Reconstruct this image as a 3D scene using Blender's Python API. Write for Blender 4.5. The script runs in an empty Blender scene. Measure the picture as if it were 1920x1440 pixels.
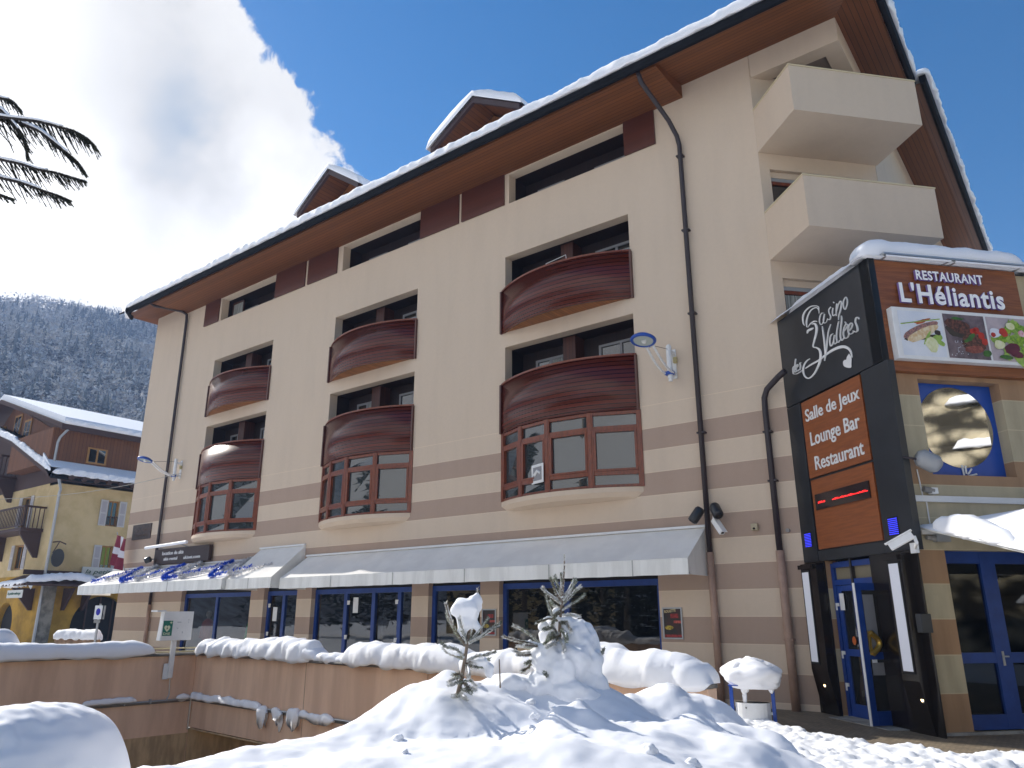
import bpy, bmesh, math, random
from math import sin, cos, tan, pi, radians, atan2, sqrt, floor, exp
from mathutils import Vector, Matrix, noise
random.seed(7)
SC = bpy.context.scene
COL = SC.collection
# ------------------------------------------------------------------ camera, sky, sun, exposure
CAM = Vector((5.227, -15.811, 1.75))
FH = Vector((-0.6103, 0.7922, 0)).normalized()      # horizontal view direction
RH = Vector((FH.y, -FH.x, 0))                        # to the right
PITCH = 0.299134; ROLL = -0.001073; FPX = 1411.56
fw = FH*cos(PITCH) + Vector((0, 0, sin(PITCH)))
up0 = -FH*sin(PITCH) + Vector((0, 0, cos(PITCH)))
rt = RH*cos(ROLL) + up0*sin(ROLL)
up = -RH*sin(ROLL) + up0*cos(ROLL)
cd = bpy.data.cameras.new('camera'); cam = bpy.data.objects.new('camera', cd); COL.objects.link(cam)
cd.sensor_width = 36; cd.lens = FPX/1920*36; cd.clip_end = 5000; cd.clip_start = .05
cam.matrix_world = Matrix(((rt.x, up.x, -fw.x, CAM.x), (rt.y, up.y, -fw.y, CAM.y), (rt.z, up.z, -fw.z, CAM.z), (0, 0, 0, 1)))
SC.camera = cam
SC.view_settings.view_transform = 'Standard'; SC.view_settings.look = 'None'
SC.view_settings.exposure = 0.94; SC.view_settings.gamma = 1
SC.cycles.max_bounces = 8; SC.cycles.diffuse_bounces = 5; SC.cycles.glossy_bounces = 3
SC.cycles.transparent_max_bounces = 8; SC.cycles.volume_bounces = 0

def ray(px, py):
    return (rt*((px-960)/FPX) - up*((py-720)/FPX) + fw)
def at(px, py, d):            # point at horizontal view depth d
    r = ray(px, py); return CAM + r*(d/ r.dot(FH))
def onz(px, py, z=0.0):
    r = ray(px, py); return CAM + r*((z-CAM.z)/r.z)
def onpl(px, py, P, n):
    r = ray(px, py); return CAM + r*((P-CAM).dot(n)/r.dot(n))

SUN_EL = radians(33); sd = (FH*0.640 - RH*0.768)     # horizontal direction towards the sun
SUN_AZ = atan2(sd.x, sd.y)
sunv = Vector((sd.x*cos(SUN_EL), sd.y*cos(SUN_EL), sin(SUN_EL))).normalized()
sl = bpy.data.lights.new('sun', 'SUN'); sl.energy = 3.6; sl.angle = radians(.5); sl.color = (1, .95, .87)
so = bpy.data.objects.new('sun', sl); COL.objects.link(so); so.rotation_euler = sunv.to_track_quat('Z', 'Y').to_euler()

W = bpy.data.worlds.new('World'); SC.world = W; W.use_nodes = True
nt = W.node_tree; nt.nodes.clear()
def N(t, ty, **k):
    n = t.nodes.new(ty)
    for a, b in k.items():
        if a.startswith('i_'): n.inputs[int(a[2:])].default_value = b
        else: setattr(n, a, b)
    return n
def L(t, a, b, ao=0, bi=0): t.links.new(a.outputs[ao], b.inputs[bi])
def M_(t, op, a, b=None, c=None, clamp=False):
    n = t.nodes.new('ShaderNodeMath'); n.operation = op; n.use_clamp = clamp
    for i, v in enumerate((a, b, c)):
        if v is None: continue
        if isinstance(v, (int, float)): n.inputs[i].default_value = v
        else: t.links.new(v, n.inputs[i])
    return n.outputs[0]
def ss(t, v, a, b):
    n = t.nodes.new('ShaderNodeMapRange'); n.interpolation_type = 'SMOOTHSTEP'
    t.links.new(v, n.inputs[0]); n.inputs[1].default_value = a; n.inputs[2].default_value = b
    return n.outputs[0]
tc = N(nt, 'ShaderNodeTexCoord')
sky = N(nt, 'ShaderNodeTexSky', sky_type='NISHITA', sun_disc=False, sun_elevation=SUN_EL, sun_rotation=SUN_AZ, altitude=600, air_density=1.2, dust_density=.25, ozone_density=3.0)
# cloud bank: one side of a great circle in the sky
d1 = ray(455, 0).normalized(); d2 = ray(640, 320).normalized(); cn = d1.cross(d2).normalized()
if cn.dot(ray(200, 200)) < 0: cn = -cn
def vdot(v):
    n = nt.nodes.new('ShaderNodeVectorMath'); n.operation = 'DOT_PRODUCT'; nt.links.new(tc.outputs['Generated'], n.inputs[0]); n.inputs[1].default_value = v
    return n.outputs['Value']
side = vdot(cn)
def noi(scale, detail, rough, dist=0):
    n = N(nt, 'ShaderNodeTexNoise'); n.inputs['Scale'].default_value = scale; n.inputs['Detail'].default_value = detail; n.inputs['Roughness'].default_value = rough; n.inputs['Distortion'].default_value = dist
    L(nt, tc, n); return n.outputs[0]
n1 = noi(6, 4, .55); n2 = noi(26, 8, .62, .3); n3 = noi(4.5, 8, .55, .3)
edge = M_(nt, 'ADD', side, M_(nt, 'MULTIPLY', M_(nt, 'SUBTRACT', n1, .5), .09))
edge = M_(nt, 'ADD', edge, M_(nt, 'MULTIPLY', M_(nt, 'SUBTRACT', n2, .5), .085))
mask = ss(nt, edge, -.008, .006)
rim = M_(nt, 'SUBTRACT', 1.0, ss(nt, edge, .0, .17))          # bright rim of the cloud bank
sdot = vdot(sunv)
glow = ss(nt, sdot, .94, .998)
body = M_(nt, 'ADD', .73, M_(nt, 'MULTIPLY', M_(nt, 'SUBTRACT', n3, .5), .22))
cl = M_(nt, 'ADD', body, M_(nt, 'MULTIPLY', rim, .36))
cl = M_(nt, 'ADD', cl, M_(nt, 'MULTIPLY', glow, .75))
zz_n = N(nt, 'ShaderNodeSeparateXYZ'); L(nt, tc, zz_n)
low = M_(nt, 'SUBTRACT', 1.0, ss(nt, M_(nt, 'ADD', zz_n.outputs[2], M_(nt, 'MULTIPLY', M_(nt, 'SUBTRACT', n1, .5), .25)), .38, .58))
cl = M_(nt, 'ADD', cl, M_(nt, 'MULTIPLY', low, .75))
comb = N(nt, 'ShaderNodeMix', data_type='RGBA'); comb.inputs[6].default_value = (.62, .79, 1, 1); comb.inputs[7].default_value = (1, .985, .96, 1)
L(nt, N(nt, 'ShaderNodeValue'), comb); nt.links.new(ss(nt, cl, .6, 1.0), comb.inputs[0])
bg1 = N(nt, 'ShaderNodeBackground', i_1=.066); 
hsv = N(nt, 'ShaderNodeHueSaturation'); hsv.inputs['Saturation'].default_value = 1.4
L(nt, sky, hsv, 0, 4); L(nt, hsv, bg1)
bg2 = N(nt, 'ShaderNodeBackground'); nt.links.new(comb.outputs[2], bg2.inputs[0]); nt.links.new(M_(nt, 'MULTIPLY', cl, .47), bg2.inputs[1])
mx = N(nt, 'ShaderNodeMixShader'); nt.links.new(mask, mx.inputs[0]); L(nt, bg1, mx, 0, 1); L(nt, bg2, mx, 0, 2)
wo = N(nt, 'ShaderNodeOutputWorld'); L(nt, mx, wo)

# ------------------------------------------------------------------ materials
MATS = {}
def mat(name, col=(.5, .5, .5), rough=.6, metal=0, bump=0, bscale=40, vary=0, vscale=3, spec=.5, emit=None, es=0, stretch=(1, 1, 1), col2=None, coat=0, detail=5):
    if name in MATS: return MATS[name]
    m = bpy.data.materials.new(name); m.use_nodes = True; t = m.node_tree; b = t.nodes['Principled BSDF']
    b.inputs['Base Color'].default_value = (*col, 1); b.inputs['Roughness'].default_value = rough; b.inputs['Metallic'].default_value = metal
    b.inputs['Specular IOR Level'].default_value = spec; b.inputs['Coat Weight'].default_value = coat
    if emit: b.inputs['Emission Color'].default_value = (*emit, 1); b.inputs['Emission Strength'].default_value = es
    if vary or bump or col2:
        g = N(t, 'ShaderNodeNewGeometry'); mp = N(t, 'ShaderNodeMapping'); mp.inputs['Scale'].default_value = stretch; L(t, g, mp)
    if vary or col2:
        n = N(t, 'ShaderNodeTexNoise'); n.inputs['Scale'].default_value = vscale; n.inputs['Detail'].default_value = detail; n.inputs['Roughness'].default_value = .6; L(t, mp, n)
        mix = N(t, 'ShaderNodeMix', data_type='RGBA'); c2 = col2 or tuple(c*(1-vary) for c in col)
        mix.inputs[6].default_value = (*(tuple(min(1, c*(1+vary*.5)) for c in col) if not col2 else col), 1); mix.inputs[7].default_value = (*c2, 1)
        t.links.new(ss(t, n.outputs[0], .35, .65), mix.inputs[0]); t.links.new(mix.outputs[2], b.inputs[0])
    if bump:
        n = N(t, 'ShaderNodeTexNoise'); n.inputs['Scale'].default_value = bscale; n.inputs['Detail'].default_value = 4; L(t, mp, n)
        bp = N(t, 'ShaderNodeBump'); bp.inputs['Strength'].default_value = bump; bp.inputs['Distance'].default_value = .02
        L(t, n, bp, 0, 2); L(t, bp, b, 0, 5)
    MATS[name] = m; return m

def banded(name, cream, brown, edges, grooves=(), above=(), dirt=.045):
    """rendered wall: brown bands between given heights, fine grain, faint rain streaks"""
    m = bpy.data.materials.new(name); m.use_nodes = True; t = m.node_tree; b = t.nodes['Principled BSDF']
    b.inputs['Roughness'].default_value = .9; b.inputs['Specular IOR Level'].default_value = .2
    g = N(t, 'ShaderNodeNewGeometry'); sp = N(t, 'ShaderNodeSeparateXYZ'); L(t, g, sp); z = sp.outputs[2]
    f = None
    for a, c in edges:
        v = M_(t, 'MULTIPLY', M_(t, 'GREATER_THAN', z, a), M_(t, 'LESS_THAN', z, c)); f = v if f is None else M_(t, 'ADD', f, v)
    mix = N(t, 'ShaderNodeMix', data_type='RGBA'); mix.inputs[6].default_value = (*cream, 1); mix.inputs[7].default_value = (*brown, 1)
    if f is not None: t.links.new(f, mix.inputs[0])
    else: mix.inputs[0].default_value = 0
    n = N(t, 'ShaderNodeTexNoise'); n.inputs['Scale'].default_value = 1; n.inputs['Detail'].default_value = 6
    mp = N(t, 'ShaderNodeMapping'); mp.inputs['Scale'].default_value = (2.2, 2.2, .35); L(t, g, mp); L(t, mp, n)
    n2 = N(t, 'ShaderNodeTexNoise'); n2.inputs['Scale'].default_value = 9; n2.inputs['Detail'].default_value = 8; n2.inputs['Roughness'].default_value = .75; L(t, g, n2)
    k = M_(t, 'MULTIPLY', M_(t, 'SUBTRACT', 1.0, M_(t, 'MULTIPLY', ss(t, n.outputs[0], .4, .75), dirt)), M_(t, 'SUBTRACT', 1.05, M_(t, 'MULTIPLY', n2.outputs[0], .12)))
    hs = N(t, 'ShaderNodeHueSaturation'); t.links.new(k, hs.inputs['Value']); L(t, mix, hs, 2, 4); 
    last = hs.outputs[0]
    gr = None
    for q in list(grooves)+[e for ab in edges for e in ab]:
        v = M_(t, 'LESS_THAN', M_(t, 'ABSOLUTE', M_(t, 'SUBTRACT', z, q)), .008); gr = v if gr is None else M_(t, 'ADD', gr, v)
    if gr is not None:
        m2 = N(t, 'ShaderNodeMix', data_type='RGBA'); t.links.new(M_(t, 'MULTIPLY', gr, .6, clamp=True), m2.inputs[0]); t.links.new(last, m2.inputs[6]); m2.inputs[7].default_value = (min(1, cream[0]*1.25), min(1, cream[1]*1.25), min(1, cream[2]*1.2), 1); last = m2.outputs[2]
    t.links.new(last, b.inputs[0])
    nb = N(t, 'ShaderNodeTexNoise'); nb.inputs['Scale'].default_value = 70; nb.inputs['Detail'].default_value = 3; L(t, g, nb)
    bp = N(t, 'ShaderNodeBump'); bp.inputs['Strength'].default_value = .35; bp.inputs['Distance'].default_value = .01; L(t, nb, bp, 0, 2); L(t, bp, b, 0, 5)
    MATS[name] = m; return m

def boards(name, col, axis, step, rough=.5, gap=.10, dark=.35, vary=.35, coat=0, spec=.5, warp=0):
    """wooden boards: grooves every `step` metres along `axis` (0 x, 1 y, 2 z, 3 = x+y)"""
    m = bpy.data.materials.new(name); m.use_nodes = True; t = m.node_tree; b = t.nodes['Principled BSDF']
    b.inputs['Roughness'].default_value = rough; b.inputs['Coat Weight'].default_value = coat; b.inputs['Coat Roughness'].default_value = .15; b.inputs['Specular IOR Level'].default_value = spec
    g = N(t, 'ShaderNodeNewGeometry'); sp = N(t, 'ShaderNodeSeparateXYZ'); L(t, g, sp)
    v = sp.outputs[axis] if axis < 3 else M_(t, 'ADD', sp.outputs[0], sp.outputs[1])
    u = M_(t, 'DIVIDE', v, step); fr = M_(t, 'FRACT', u); fl = M_(t, 'FLOOR', u)
    wn = N(t, 'ShaderNodeTexWhiteNoise', noise_dimensions='1D'); t.links.new(fl, wn.inputs['W'])
    sc = [14, 14, 14]; 
    if axis == 2: sc = [1.2, 1.2, 22]
    elif axis == 0: sc = [22, 1.2, 1.2]
    elif axis == 1: sc = [1.2, 22, 1.2]
    else: sc = [16, 16, 1.2]
    mp = N(t, 'ShaderNodeMapping'); mp.inputs['Scale'].default_value = sc; L(t, g, mp)
    n = N(t, 'ShaderNodeTexNoise'); n.inputs['Scale'].default_value = 1.5; n.inputs['Detail'].default_value = 6; L(t, mp, n)
    k = M_(t, 'ADD', 1-vary*.5, M_(t, 'ADD', M_(t, 'MULTIPLY', wn.outputs[0], vary), M_(t, 'MULTIPLY', M_(t, 'SUBTRACT', n.outputs[0], .5), vary*1.5)))
    gv = M_(t, 'GREATER_THAN', fr, gap); k2 = M_(t, 'MULTIPLY', k, M_(t, 'ADD', dark, M_(t, 'MULTIPLY', gv, 1-dark)))
    hs = N(t, 'ShaderNodeHueSaturation'); hs.inputs[4].default_value = (*col, 1); t.links.new(k2, hs.inputs['Value']); t.links.new(hs.outputs[0], b.inputs[0])
    h = M_(t, 'ADD', M_(t, 'MULTIPLY', gv, 1.0), M_(t, 'MULTIPLY', wn.outputs[0], .5))
    if warp:
        nw_ = N(t, 'ShaderNodeTexNoise'); nw_.inputs['Scale'].default_value = 5; nw_.inputs['Detail'].default_value = 2; L(t, mp, nw_)
        mp2 = N(t, 'ShaderNodeMapping'); mp2.inputs['Scale'].default_value = (.9, .9, 9) ; L(t, g, mp2); L(t, mp2, nw_)
        nw_.inputs['Scale'].default_value = 1.0
        h = M_(t, 'ADD', h, M_(t, 'MULTIPLY', nw_.outputs[0], warp))
    bp = N(t, 'ShaderNodeBump'); bp.inputs['Strength'].default_value = .5; bp.inputs['Distance'].default_value = .01; t.links.new(h, bp.inputs[2]); L(t, bp, b, 0, 5)
    MATS[name] = m; return m

def glassmat(name, tint=(.02, .025, .03), refl=.35, clear=True, rough=.015, wav=.0):
    m = bpy.data.materials.new(name); m.use_nodes = True; t = m.node_tree; t.nodes.clear()
    o = N(t, 'ShaderNodeOutputMaterial'); gl = N(t, 'ShaderNodeBsdfGlossy'); gl.inputs['Roughness'].default_value = rough
    if clear: tr = N(t, 'ShaderNodeBsdfTransparent'); tr.inputs[0].default_value = (.62, .66, .68, 1)
    else: tr = N(t, 'ShaderNodeBsdfDiffuse'); tr.inputs[0].default_value = (*tint, 1)
    lw = N(t, 'ShaderNodeLayerWeight'); lw.inputs[0].default_value = .5
    f = M_(t, 'ADD', refl, M_(t, 'MULTIPLY', M_(t, 'POWER', lw.outputs[1], 4.0), .7), clamp=True)
    mx = N(t, 'ShaderNodeMixShader'); t.links.new(f, mx.inputs[0]); L(t, tr, mx, 0, 1); L(t, gl, mx, 0, 2); L(t, mx, o)
    if wav:
        g = N(t, 'ShaderNodeNewGeometry'); n = N(t, 'ShaderNodeTexNoise'); n.inputs['Scale'].default_value = 2.2; n.inputs['Detail'].default_value = 2; L(t, g, n)
        bp = N(t, 'ShaderNodeBump'); bp.inputs['Strength'].default_value = wav; bp.inputs['Distance'].default_value = .05; L(t, n, bp, 0, 2); L(t, bp, gl, 0, 2)
    MATS[name] = m; return m

def snowmat(name, col=(.88, .89, .92), bump=.75, dirt=0):
    m = bpy.data.materials.new(name); m.use_nodes = True; t = m.node_tree; b = t.nodes['Principled BSDF']
    b.inputs['Base Color'].default_value = (*col, 1); b.inputs['Roughness'].default_value = .75; b.inputs['Specular IOR Level'].default_value = .25
    g = N(t, 'ShaderNodeNewGeometry')
    a = N(t, 'ShaderNodeTexNoise'); a.inputs['Scale'].default_value = 16; a.inputs['Detail'].default_value = 6; a.inputs['Roughness'].default_value = .6; L(t, g, a)
    c = N(t, 'ShaderNodeTexNoise'); c.inputs['Scale'].default_value = 110; c.inputs['Detail'].default_value = 2; L(t, g, c)
    h = M_(t, 'ADD', M_(t, 'MULTIPLY', a.outputs[0], .8), M_(t, 'MULTIPLY', c.outputs[0], .22))
    bp = N(t, 'ShaderNodeBump'); bp.inputs['Strength'].default_value = bump; bp.inputs['Distance'].default_value = .035; t.links.new(h, bp.inputs[2]); L(t, bp, b, 0, 5)
    if dirt:
        d = N(t, 'ShaderNodeTexNoise'); d.inputs['Scale'].default_value = 5; d.inputs['Detail'].default_value = 9; d.inputs['Roughness'].default_value = .75; L(t, g, d)
        mix = N(t, 'ShaderNodeMix', data_type='RGBA'); t.links.new(M_(t, 'MULTIPLY', ss(t, d.outputs[0], .6, .75), dirt), mix.inputs[0])
        mix.inputs[6].default_value = (*col, 1); mix.inputs[7].default_value = (.42, .38, .33, 1); t.links.new(mix.outputs[2], b.inputs[0])
    MATS[name] = m; return m

CREAM = (.63, .51, .39); BROWN = (.42, .31, .24)
bands = [(5.49, 6.02), (4.42, 4.96), (3.35, 3.89), (2.28, 2.82), (1.20, 1.74), (.12, .66)]
m_wall = banded('render_banded', CREAM, BROWN, bands, grooves=(6.58,))
m_cream = banded('render_cream', CREAM, BROWN, [])
m_resto = banded('render_restaurant', (.50, .43, .29), (.40, .25, .145), [(5.41, 5.86), (3.85, 4.31), (2.24, 2.78), (1.16, 1.70), (.02, .60)], grooves=(4.87, 3.3), dirt=.3)
m_bow = boards('varnished_boards', (.095, .016, .008), 2, .108, rough=.26, coat=.05, spec=.35, gap=.17, dark=.12, vary=.4, warp=.12)
m_panel = boards('varnished_panel', (.085, .024, .015), 2, .13, rough=.3, gap=.05, dark=.8, vary=.2)
m_redwood = mat('window_wood', (.18, .038, .011), rough=.35, vary=.25, vscale=6, stretch=(3, 3, 1), coat=.2)
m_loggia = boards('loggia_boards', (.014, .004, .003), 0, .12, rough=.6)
m_loggia2 = boards('loggia_fin', (.06, .014, .006), 3, .1, rough=.6)
m_soff = boards('soffit_boards_facade', (.17, .055, .013), 1, .13, rough=.6, gap=.12, dark=.35)
m_soff2 = boards('soffit_boards_side', (.15, .048, .013), 0, .13, rough=.6, gap=.12, dark=.35)
m_under = boards('balcony_underside', (.26, .095, .025), 0, .1, rough=.6)
m_gut = mat('gutter_zinc', (.009, .010, .013), rough=.75, vary=.2, spec=.12)
m_pipe = mat('pipe_dark', (.028, .02, .024), rough=.45)
m_pipe2 = mat('pipe_pink', (.40, .26, .19), rough=.6, vary=.15)
m_snow = snowmat('snow', dirt=0)
m_snowd = snowmat('snow_trodden', col=(.84, .85, .87), bump=.9, dirt=.35)
m_snowroof = snowmat('snow_roof', bump=.25)
m_white = mat('white_paint', (.75, .75, .74), rough=.4, vary=.05)
m_blue = mat('blue_paint', (.012, .05, .24), rough=.35, vary=.15)
m_blue2 = mat('blue_enamel', (.012, .07, .36), rough=.3)
m_black = mat('black_panel', (.022, .025, .029), rough=.28, spec=.5, vary=.2, vscale=1.5)
m_black2 = mat('black_stone', (.013, .010, .009), rough=.2, spec=.5, vary=.3, vscale=2)
m_orange = mat('orange_laminate', (.29, .082, .018), rough=.4, col2=(.22, .06, .013), vscale=1.0, stretch=(2, 2, 26))
m_signwood = mat('sign_laminate', (.26, .085, .024), rough=.4, col2=(.18, .055, .016), vscale=1.0, stretch=(1.5, 1.5, 26))
m_glass = glassmat('shop_glass', refl=.13)
m_glassb = glassmat('bay_glass', refl=.13, wav=.2, clear=False, tint=(.035, .042, .042))
m_glassr = glassmat('restaurant_glass', refl=.05)
m_glassd = glassmat('dark_glass', refl=.14, clear=False, tint=(.012, .014, .016))
m_mirror = glassmat('mirror_glass', refl=.85, clear=False, tint=(.1, .1, .08), wav=.9)
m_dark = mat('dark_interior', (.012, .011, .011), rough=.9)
m_curtain = mat('net_curtain', (.30, .31, .29), rough=.9, vary=.4, vscale=4, stretch=(9, 9, .4))
m_alu = mat('grey_metal', (.40, .42, .44), rough=.35, metal=.6)
m_greyframe = mat('pale_grey_frame', (.24, .24, .25), rough=.5)
m_pvc = mat('awning_canvas', (.93, .91, .86), rough=.8, col2=(.84, .82, .78), vscale=1.3, stretch=(1, 1, 1))
m_val = mat('awning_valance', (.90, .90, .86), rough=.6, col2=(.74, .74, .70), vscale=1.5, stretch=(2, 1, .3))
for q_ in (m_pvc, m_val):          # canvas lets some light through
    t_ = q_.node_tree; b_ = t_.nodes['Principled BSDF']; o_n = t_.nodes['Material Output']; tr_ = N(t_, 'ShaderNodeBsdfTranslucent'); tr_.inputs[0].default_value = (.92, .90, .86, 1); mx_ = N(t_, 'ShaderNodeMixShader'); mx_.inputs[0].default_value = .12
    L(t_, b_, mx_, 0, 1); L(t_, tr_, mx_, 0, 2); L(t_, mx_, o_n)
m_salmon = mat('salmon_render', (.80, .55, .385), rough=.9, bump=.25, bscale=60, col2=(.64, .42, .29), vscale=1.0, stretch=(2.0, 2.0, .3), detail=8)
m_ochre = mat('ochre_render', (.52, .37, .21), rough=.9, bump=.25, bscale=60, vary=.25, stretch=(2, 2, .5))
m_coping = mat('coping_metal', (.15, .14, .125), rough=.6, vary=.4, vscale=2)
m_conc = mat('concrete', (.30, .29, .27), rough=.9, vary=.3, bump=.3)

# ------------------------------------------------------------------ mesh builder
ORG = {}
class MB:
    def __init__(s): s.v = []; s.f = []; s.m = []; s.mats = []
    def mi(s, m):
        if m not in s.mats: s.mats.append(m)
        return s.mats.index(m)
    def add(s, vs, fs, m, T=None):
        o = len(s.v); k = s.mi(m)
        s.v += [T(*p) if T else Vector(p) for p in vs]
        for f in fs: s.f.append([i+o for i in f]); s.m.append(k)
    def box(s, x0, x1, y0, y1, z0, z1, m, T=None, skip=()):
        vs = [(x, y, z) for x in (x0, x1) for y in (y0, y1) for z in (z0, z1)]
        fs = {'x0': (0, 1, 3, 2), 'x1': (4, 6, 7, 5), 'y0': (0, 4, 5, 1), 'y1': (2, 3, 7, 6), 'z0': (0, 2, 6, 4), 'z1': (1, 5, 7, 3)}
        s.add(vs, [f for k, f in fs.items() if k not in skip], m, T)
    def prism(s, poly, y0, y1, m, T=None, caps=True):      # poly in (x,z), extruded along y
        n = len(poly); vs = [(x, y0, z) for x, z in poly]+[(x, y1, z) for x, z in poly]
        fs = [(i, (i+1) % n, (i+1) % n+n, i+n) for i in range(n)]
        if caps: fs += [tuple(range(n))[::-1], tuple(range(n, 2*n))]
        s.add(vs, fs, m, T)
    def vprism(s, poly, z0, z1, m, T=None, caps=True):     # poly in (x,y)
        n = len(poly); vs = [(x, y, z0) for x, y in poly]+[(x, y, z1) for x, y in poly]
        fs = [(i, (i+1) % n, (i+1) % n+n, i+n) for i in range(n)]
        if caps: fs += [tuple(range(n))[::-1], tuple(range(n, 2*n))]
        s.add(vs, fs, m, T)
    def tube(s, pts, r, m, seg=10, T=None, cap=True, closed=False):
        pts = [Vector(p) for p in pts]; n = len(pts)
        rr = r if isinstance(r, (list, tuple)) else [r]*n
        vs = []; prev = None
        for i, p in enumerate(pts):
            if closed: d = (pts[(i+1) % n]-pts[i-1])
            else: d = (pts[min(i+1, n-1)]-pts[max(i-1, 0)])
            d.normalize()
            a = prev if prev is not None else (Vector((0, 0, 1)) if abs(d.z) < .9 else Vector((1, 0, 0)))
            a = (a - d*a.dot(d)); a.normalize(); prev = a; b = d.cross(a)
            for k in range(seg):
                t = 2*pi*k/seg; vs.append(tuple(p+(a*cos(t)+b*sin(t))*rr[i]))
        fs = []
        for i in range(n if closed else n-1):
            j = (i+1) % n
            for k in range(seg): fs.append((i*seg+k, i*seg+(k+1) % seg, j*seg+(k+1) % seg, j*seg+k))
        if cap and not closed: fs += [tuple(range(seg))[::-1], tuple((n-1)*seg+k for k in range(seg))]
        s.add(vs, fs, m, T)
    def build(s, name, parent=None, smooth=False, bevel=0, org=None):
        me = bpy.data.meshes.new(name)
        o = Vector(org) if org is not None else (ORG.get(parent.name, Vector()) if parent else None)
        if o is None:
            o = Vector((sum(v.x for v in s.v)/len(s.v), sum(v.y for v in s.v)/len(s.v), min(v.z for v in s.v)))
        me.from_pydata([tuple(v-o) for v in s.v], [], s.f)
        for m in s.mats: me.materials.append(m)
        me.polygons.foreach_set('material_index', s.m)
        bm = bmesh.new(); bm.from_mesh(me); bmesh.ops.remove_doubles(bm, verts=bm.verts, dist=1e-5); bmesh.ops.recalc_face_normals(bm, faces=bm.faces)
        bm.to_mesh(me); bm.free()
        if smooth: me.polygons.foreach_set('use_smooth', [True]*len(me.polygons))
        me.update(); ob = bpy.data.objects.new(name, me); COL.objects.link(ob)
        if parent: ob.parent = parent
        else: ob.location = o
        ORG[ob.name] = o
        if bevel:
            b = ob.modifiers.new('b', 'BEVEL'); b.width = bevel; b.segments = 2; b.limit_method = 'ANGLE'; b.angle_limit = radians(40)
        return ob
def tag(o, label=None, cat=None, group=None, kind=None):
    for k, v in (('label', label), ('category', cat), ('group', group), ('kind', kind)):
        if v: o[k] = v
    return o
def empty(name, loc, label=None, cat=None, group=None):
    o = bpy.data.objects.new(name, None); COL.objects.link(o); o.location = loc; ORG[o.name] = Vector(loc)
    o.empty_display_size = .3
    return tag(o, label, cat, group)
def copy_tree(o, parent=None):
    c = o.copy(); COL.objects.link(c)
    if parent: c.parent = parent
    for ch in list(o.children): copy_tree(ch, c)
    return c
def text(body, w=None, h=None, depth=.02, bold=0.0, shear=0, space=1.0):
    """mesh of lettering, laid out in x,y and fitted to w x h; returns verts, faces"""
    cu = bpy.data.curves.new('t', 'FONT'); cu.body = body; cu.extrude = depth/2; cu.offset = bold; cu.shear = shear; cu.space_character = space; cu.resolution_u = 3
    ob = bpy.data.objects.new('t', cu); COL.objects.link(ob)
    dg = bpy.context.evaluated_depsgraph_get(); me = bpy.data.meshes.new_from_object(ob.evaluated_get(dg))
    vs = [v.co.copy() for v in me.vertices]; fs = [tuple(p.vertices) for p in me.polygons]
    bpy.data.objects.remove(ob); bpy.data.curves.remove(cu); bpy.data.meshes.remove(me)
    x0 = min(v.x for v in vs); x1 = max(v.x for v in vs); y0 = min(v.y for v in vs); y1 = max(v.y for v in vs)
    sx = w/(x1-x0) if w else 1; sy = h/(y1-y0) if h else sx
    if not w: sx = sy
    return [((v.x-x0)*sx, (v.y-y0)*sy, v.z) for v in vs], fs
# frames: facade (x, out, z); chamfer / restaurant (s, out, z)
TF = lambda x, o, z: Vector((x, -o, z))
C0 = Vector((.42, 0, 0)); DW = Vector((.671, .7415, 0)); NW = Vector((.7415, -.671, 0))
TW = lambda s, o, z: C0 + DW*s + NW*o + Vector((0, 0, z))

def holes_wall(mb, x0, x1, z0, z1, holes, m, depth, T, out=0.0, back=False):
    """front face of a wall in plane y=out, rectangular holes with reveals going inward by depth"""
    xs = sorted({x0, x1}|{h[0] for h in holes}|{h[1] for h in holes}); zs = sorted({z0, z1}|{h[2] for h in holes}|{h[3] for h in holes})
    for i in range(len(xs)-1):
        for j in range(len(zs)-1):
            cx = (xs[i]+xs[i+1])/2; cz = (zs[j]+zs[j+1])/2
            if any(h[0] < cx < h[1] and h[2] < cz < h[3] for h in holes): continue
            mb.add([(xs[i], out, zs[j]), (xs[i+1], out, zs[j]), (xs[i+1], out, zs[j+1]), (xs[i], out, zs[j+1])], [(0, 1, 2, 3)], m, T)
    for a, b, c, d in holes:
        i = out-depth
        mb.add([(a, out, c), (a, i, c), (a, i, d), (a, out, d)], [(0, 1, 2, 3)], m, T)
        mb.add([(b, out, c), (b, i, c), (b, i, d), (b, out, d)], [(0, 1, 2, 3)], m, T)
        mb.add([(a, out, d), (b, out, d), (b, i, d), (a, i, d)], [(0, 1, 2, 3)], m, T)
        mb.add([(a, out, c), (b, out, c), (b, i, c), (a, i, c)], [(0, 1, 2, 3)], m, T)
def fbm(p, s, o=3):
    v = 0; a = 1
    for i in range(o): v += a*noise.noise(Vector(p)*s); s *= 2.1; a *= .5
    return v
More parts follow.
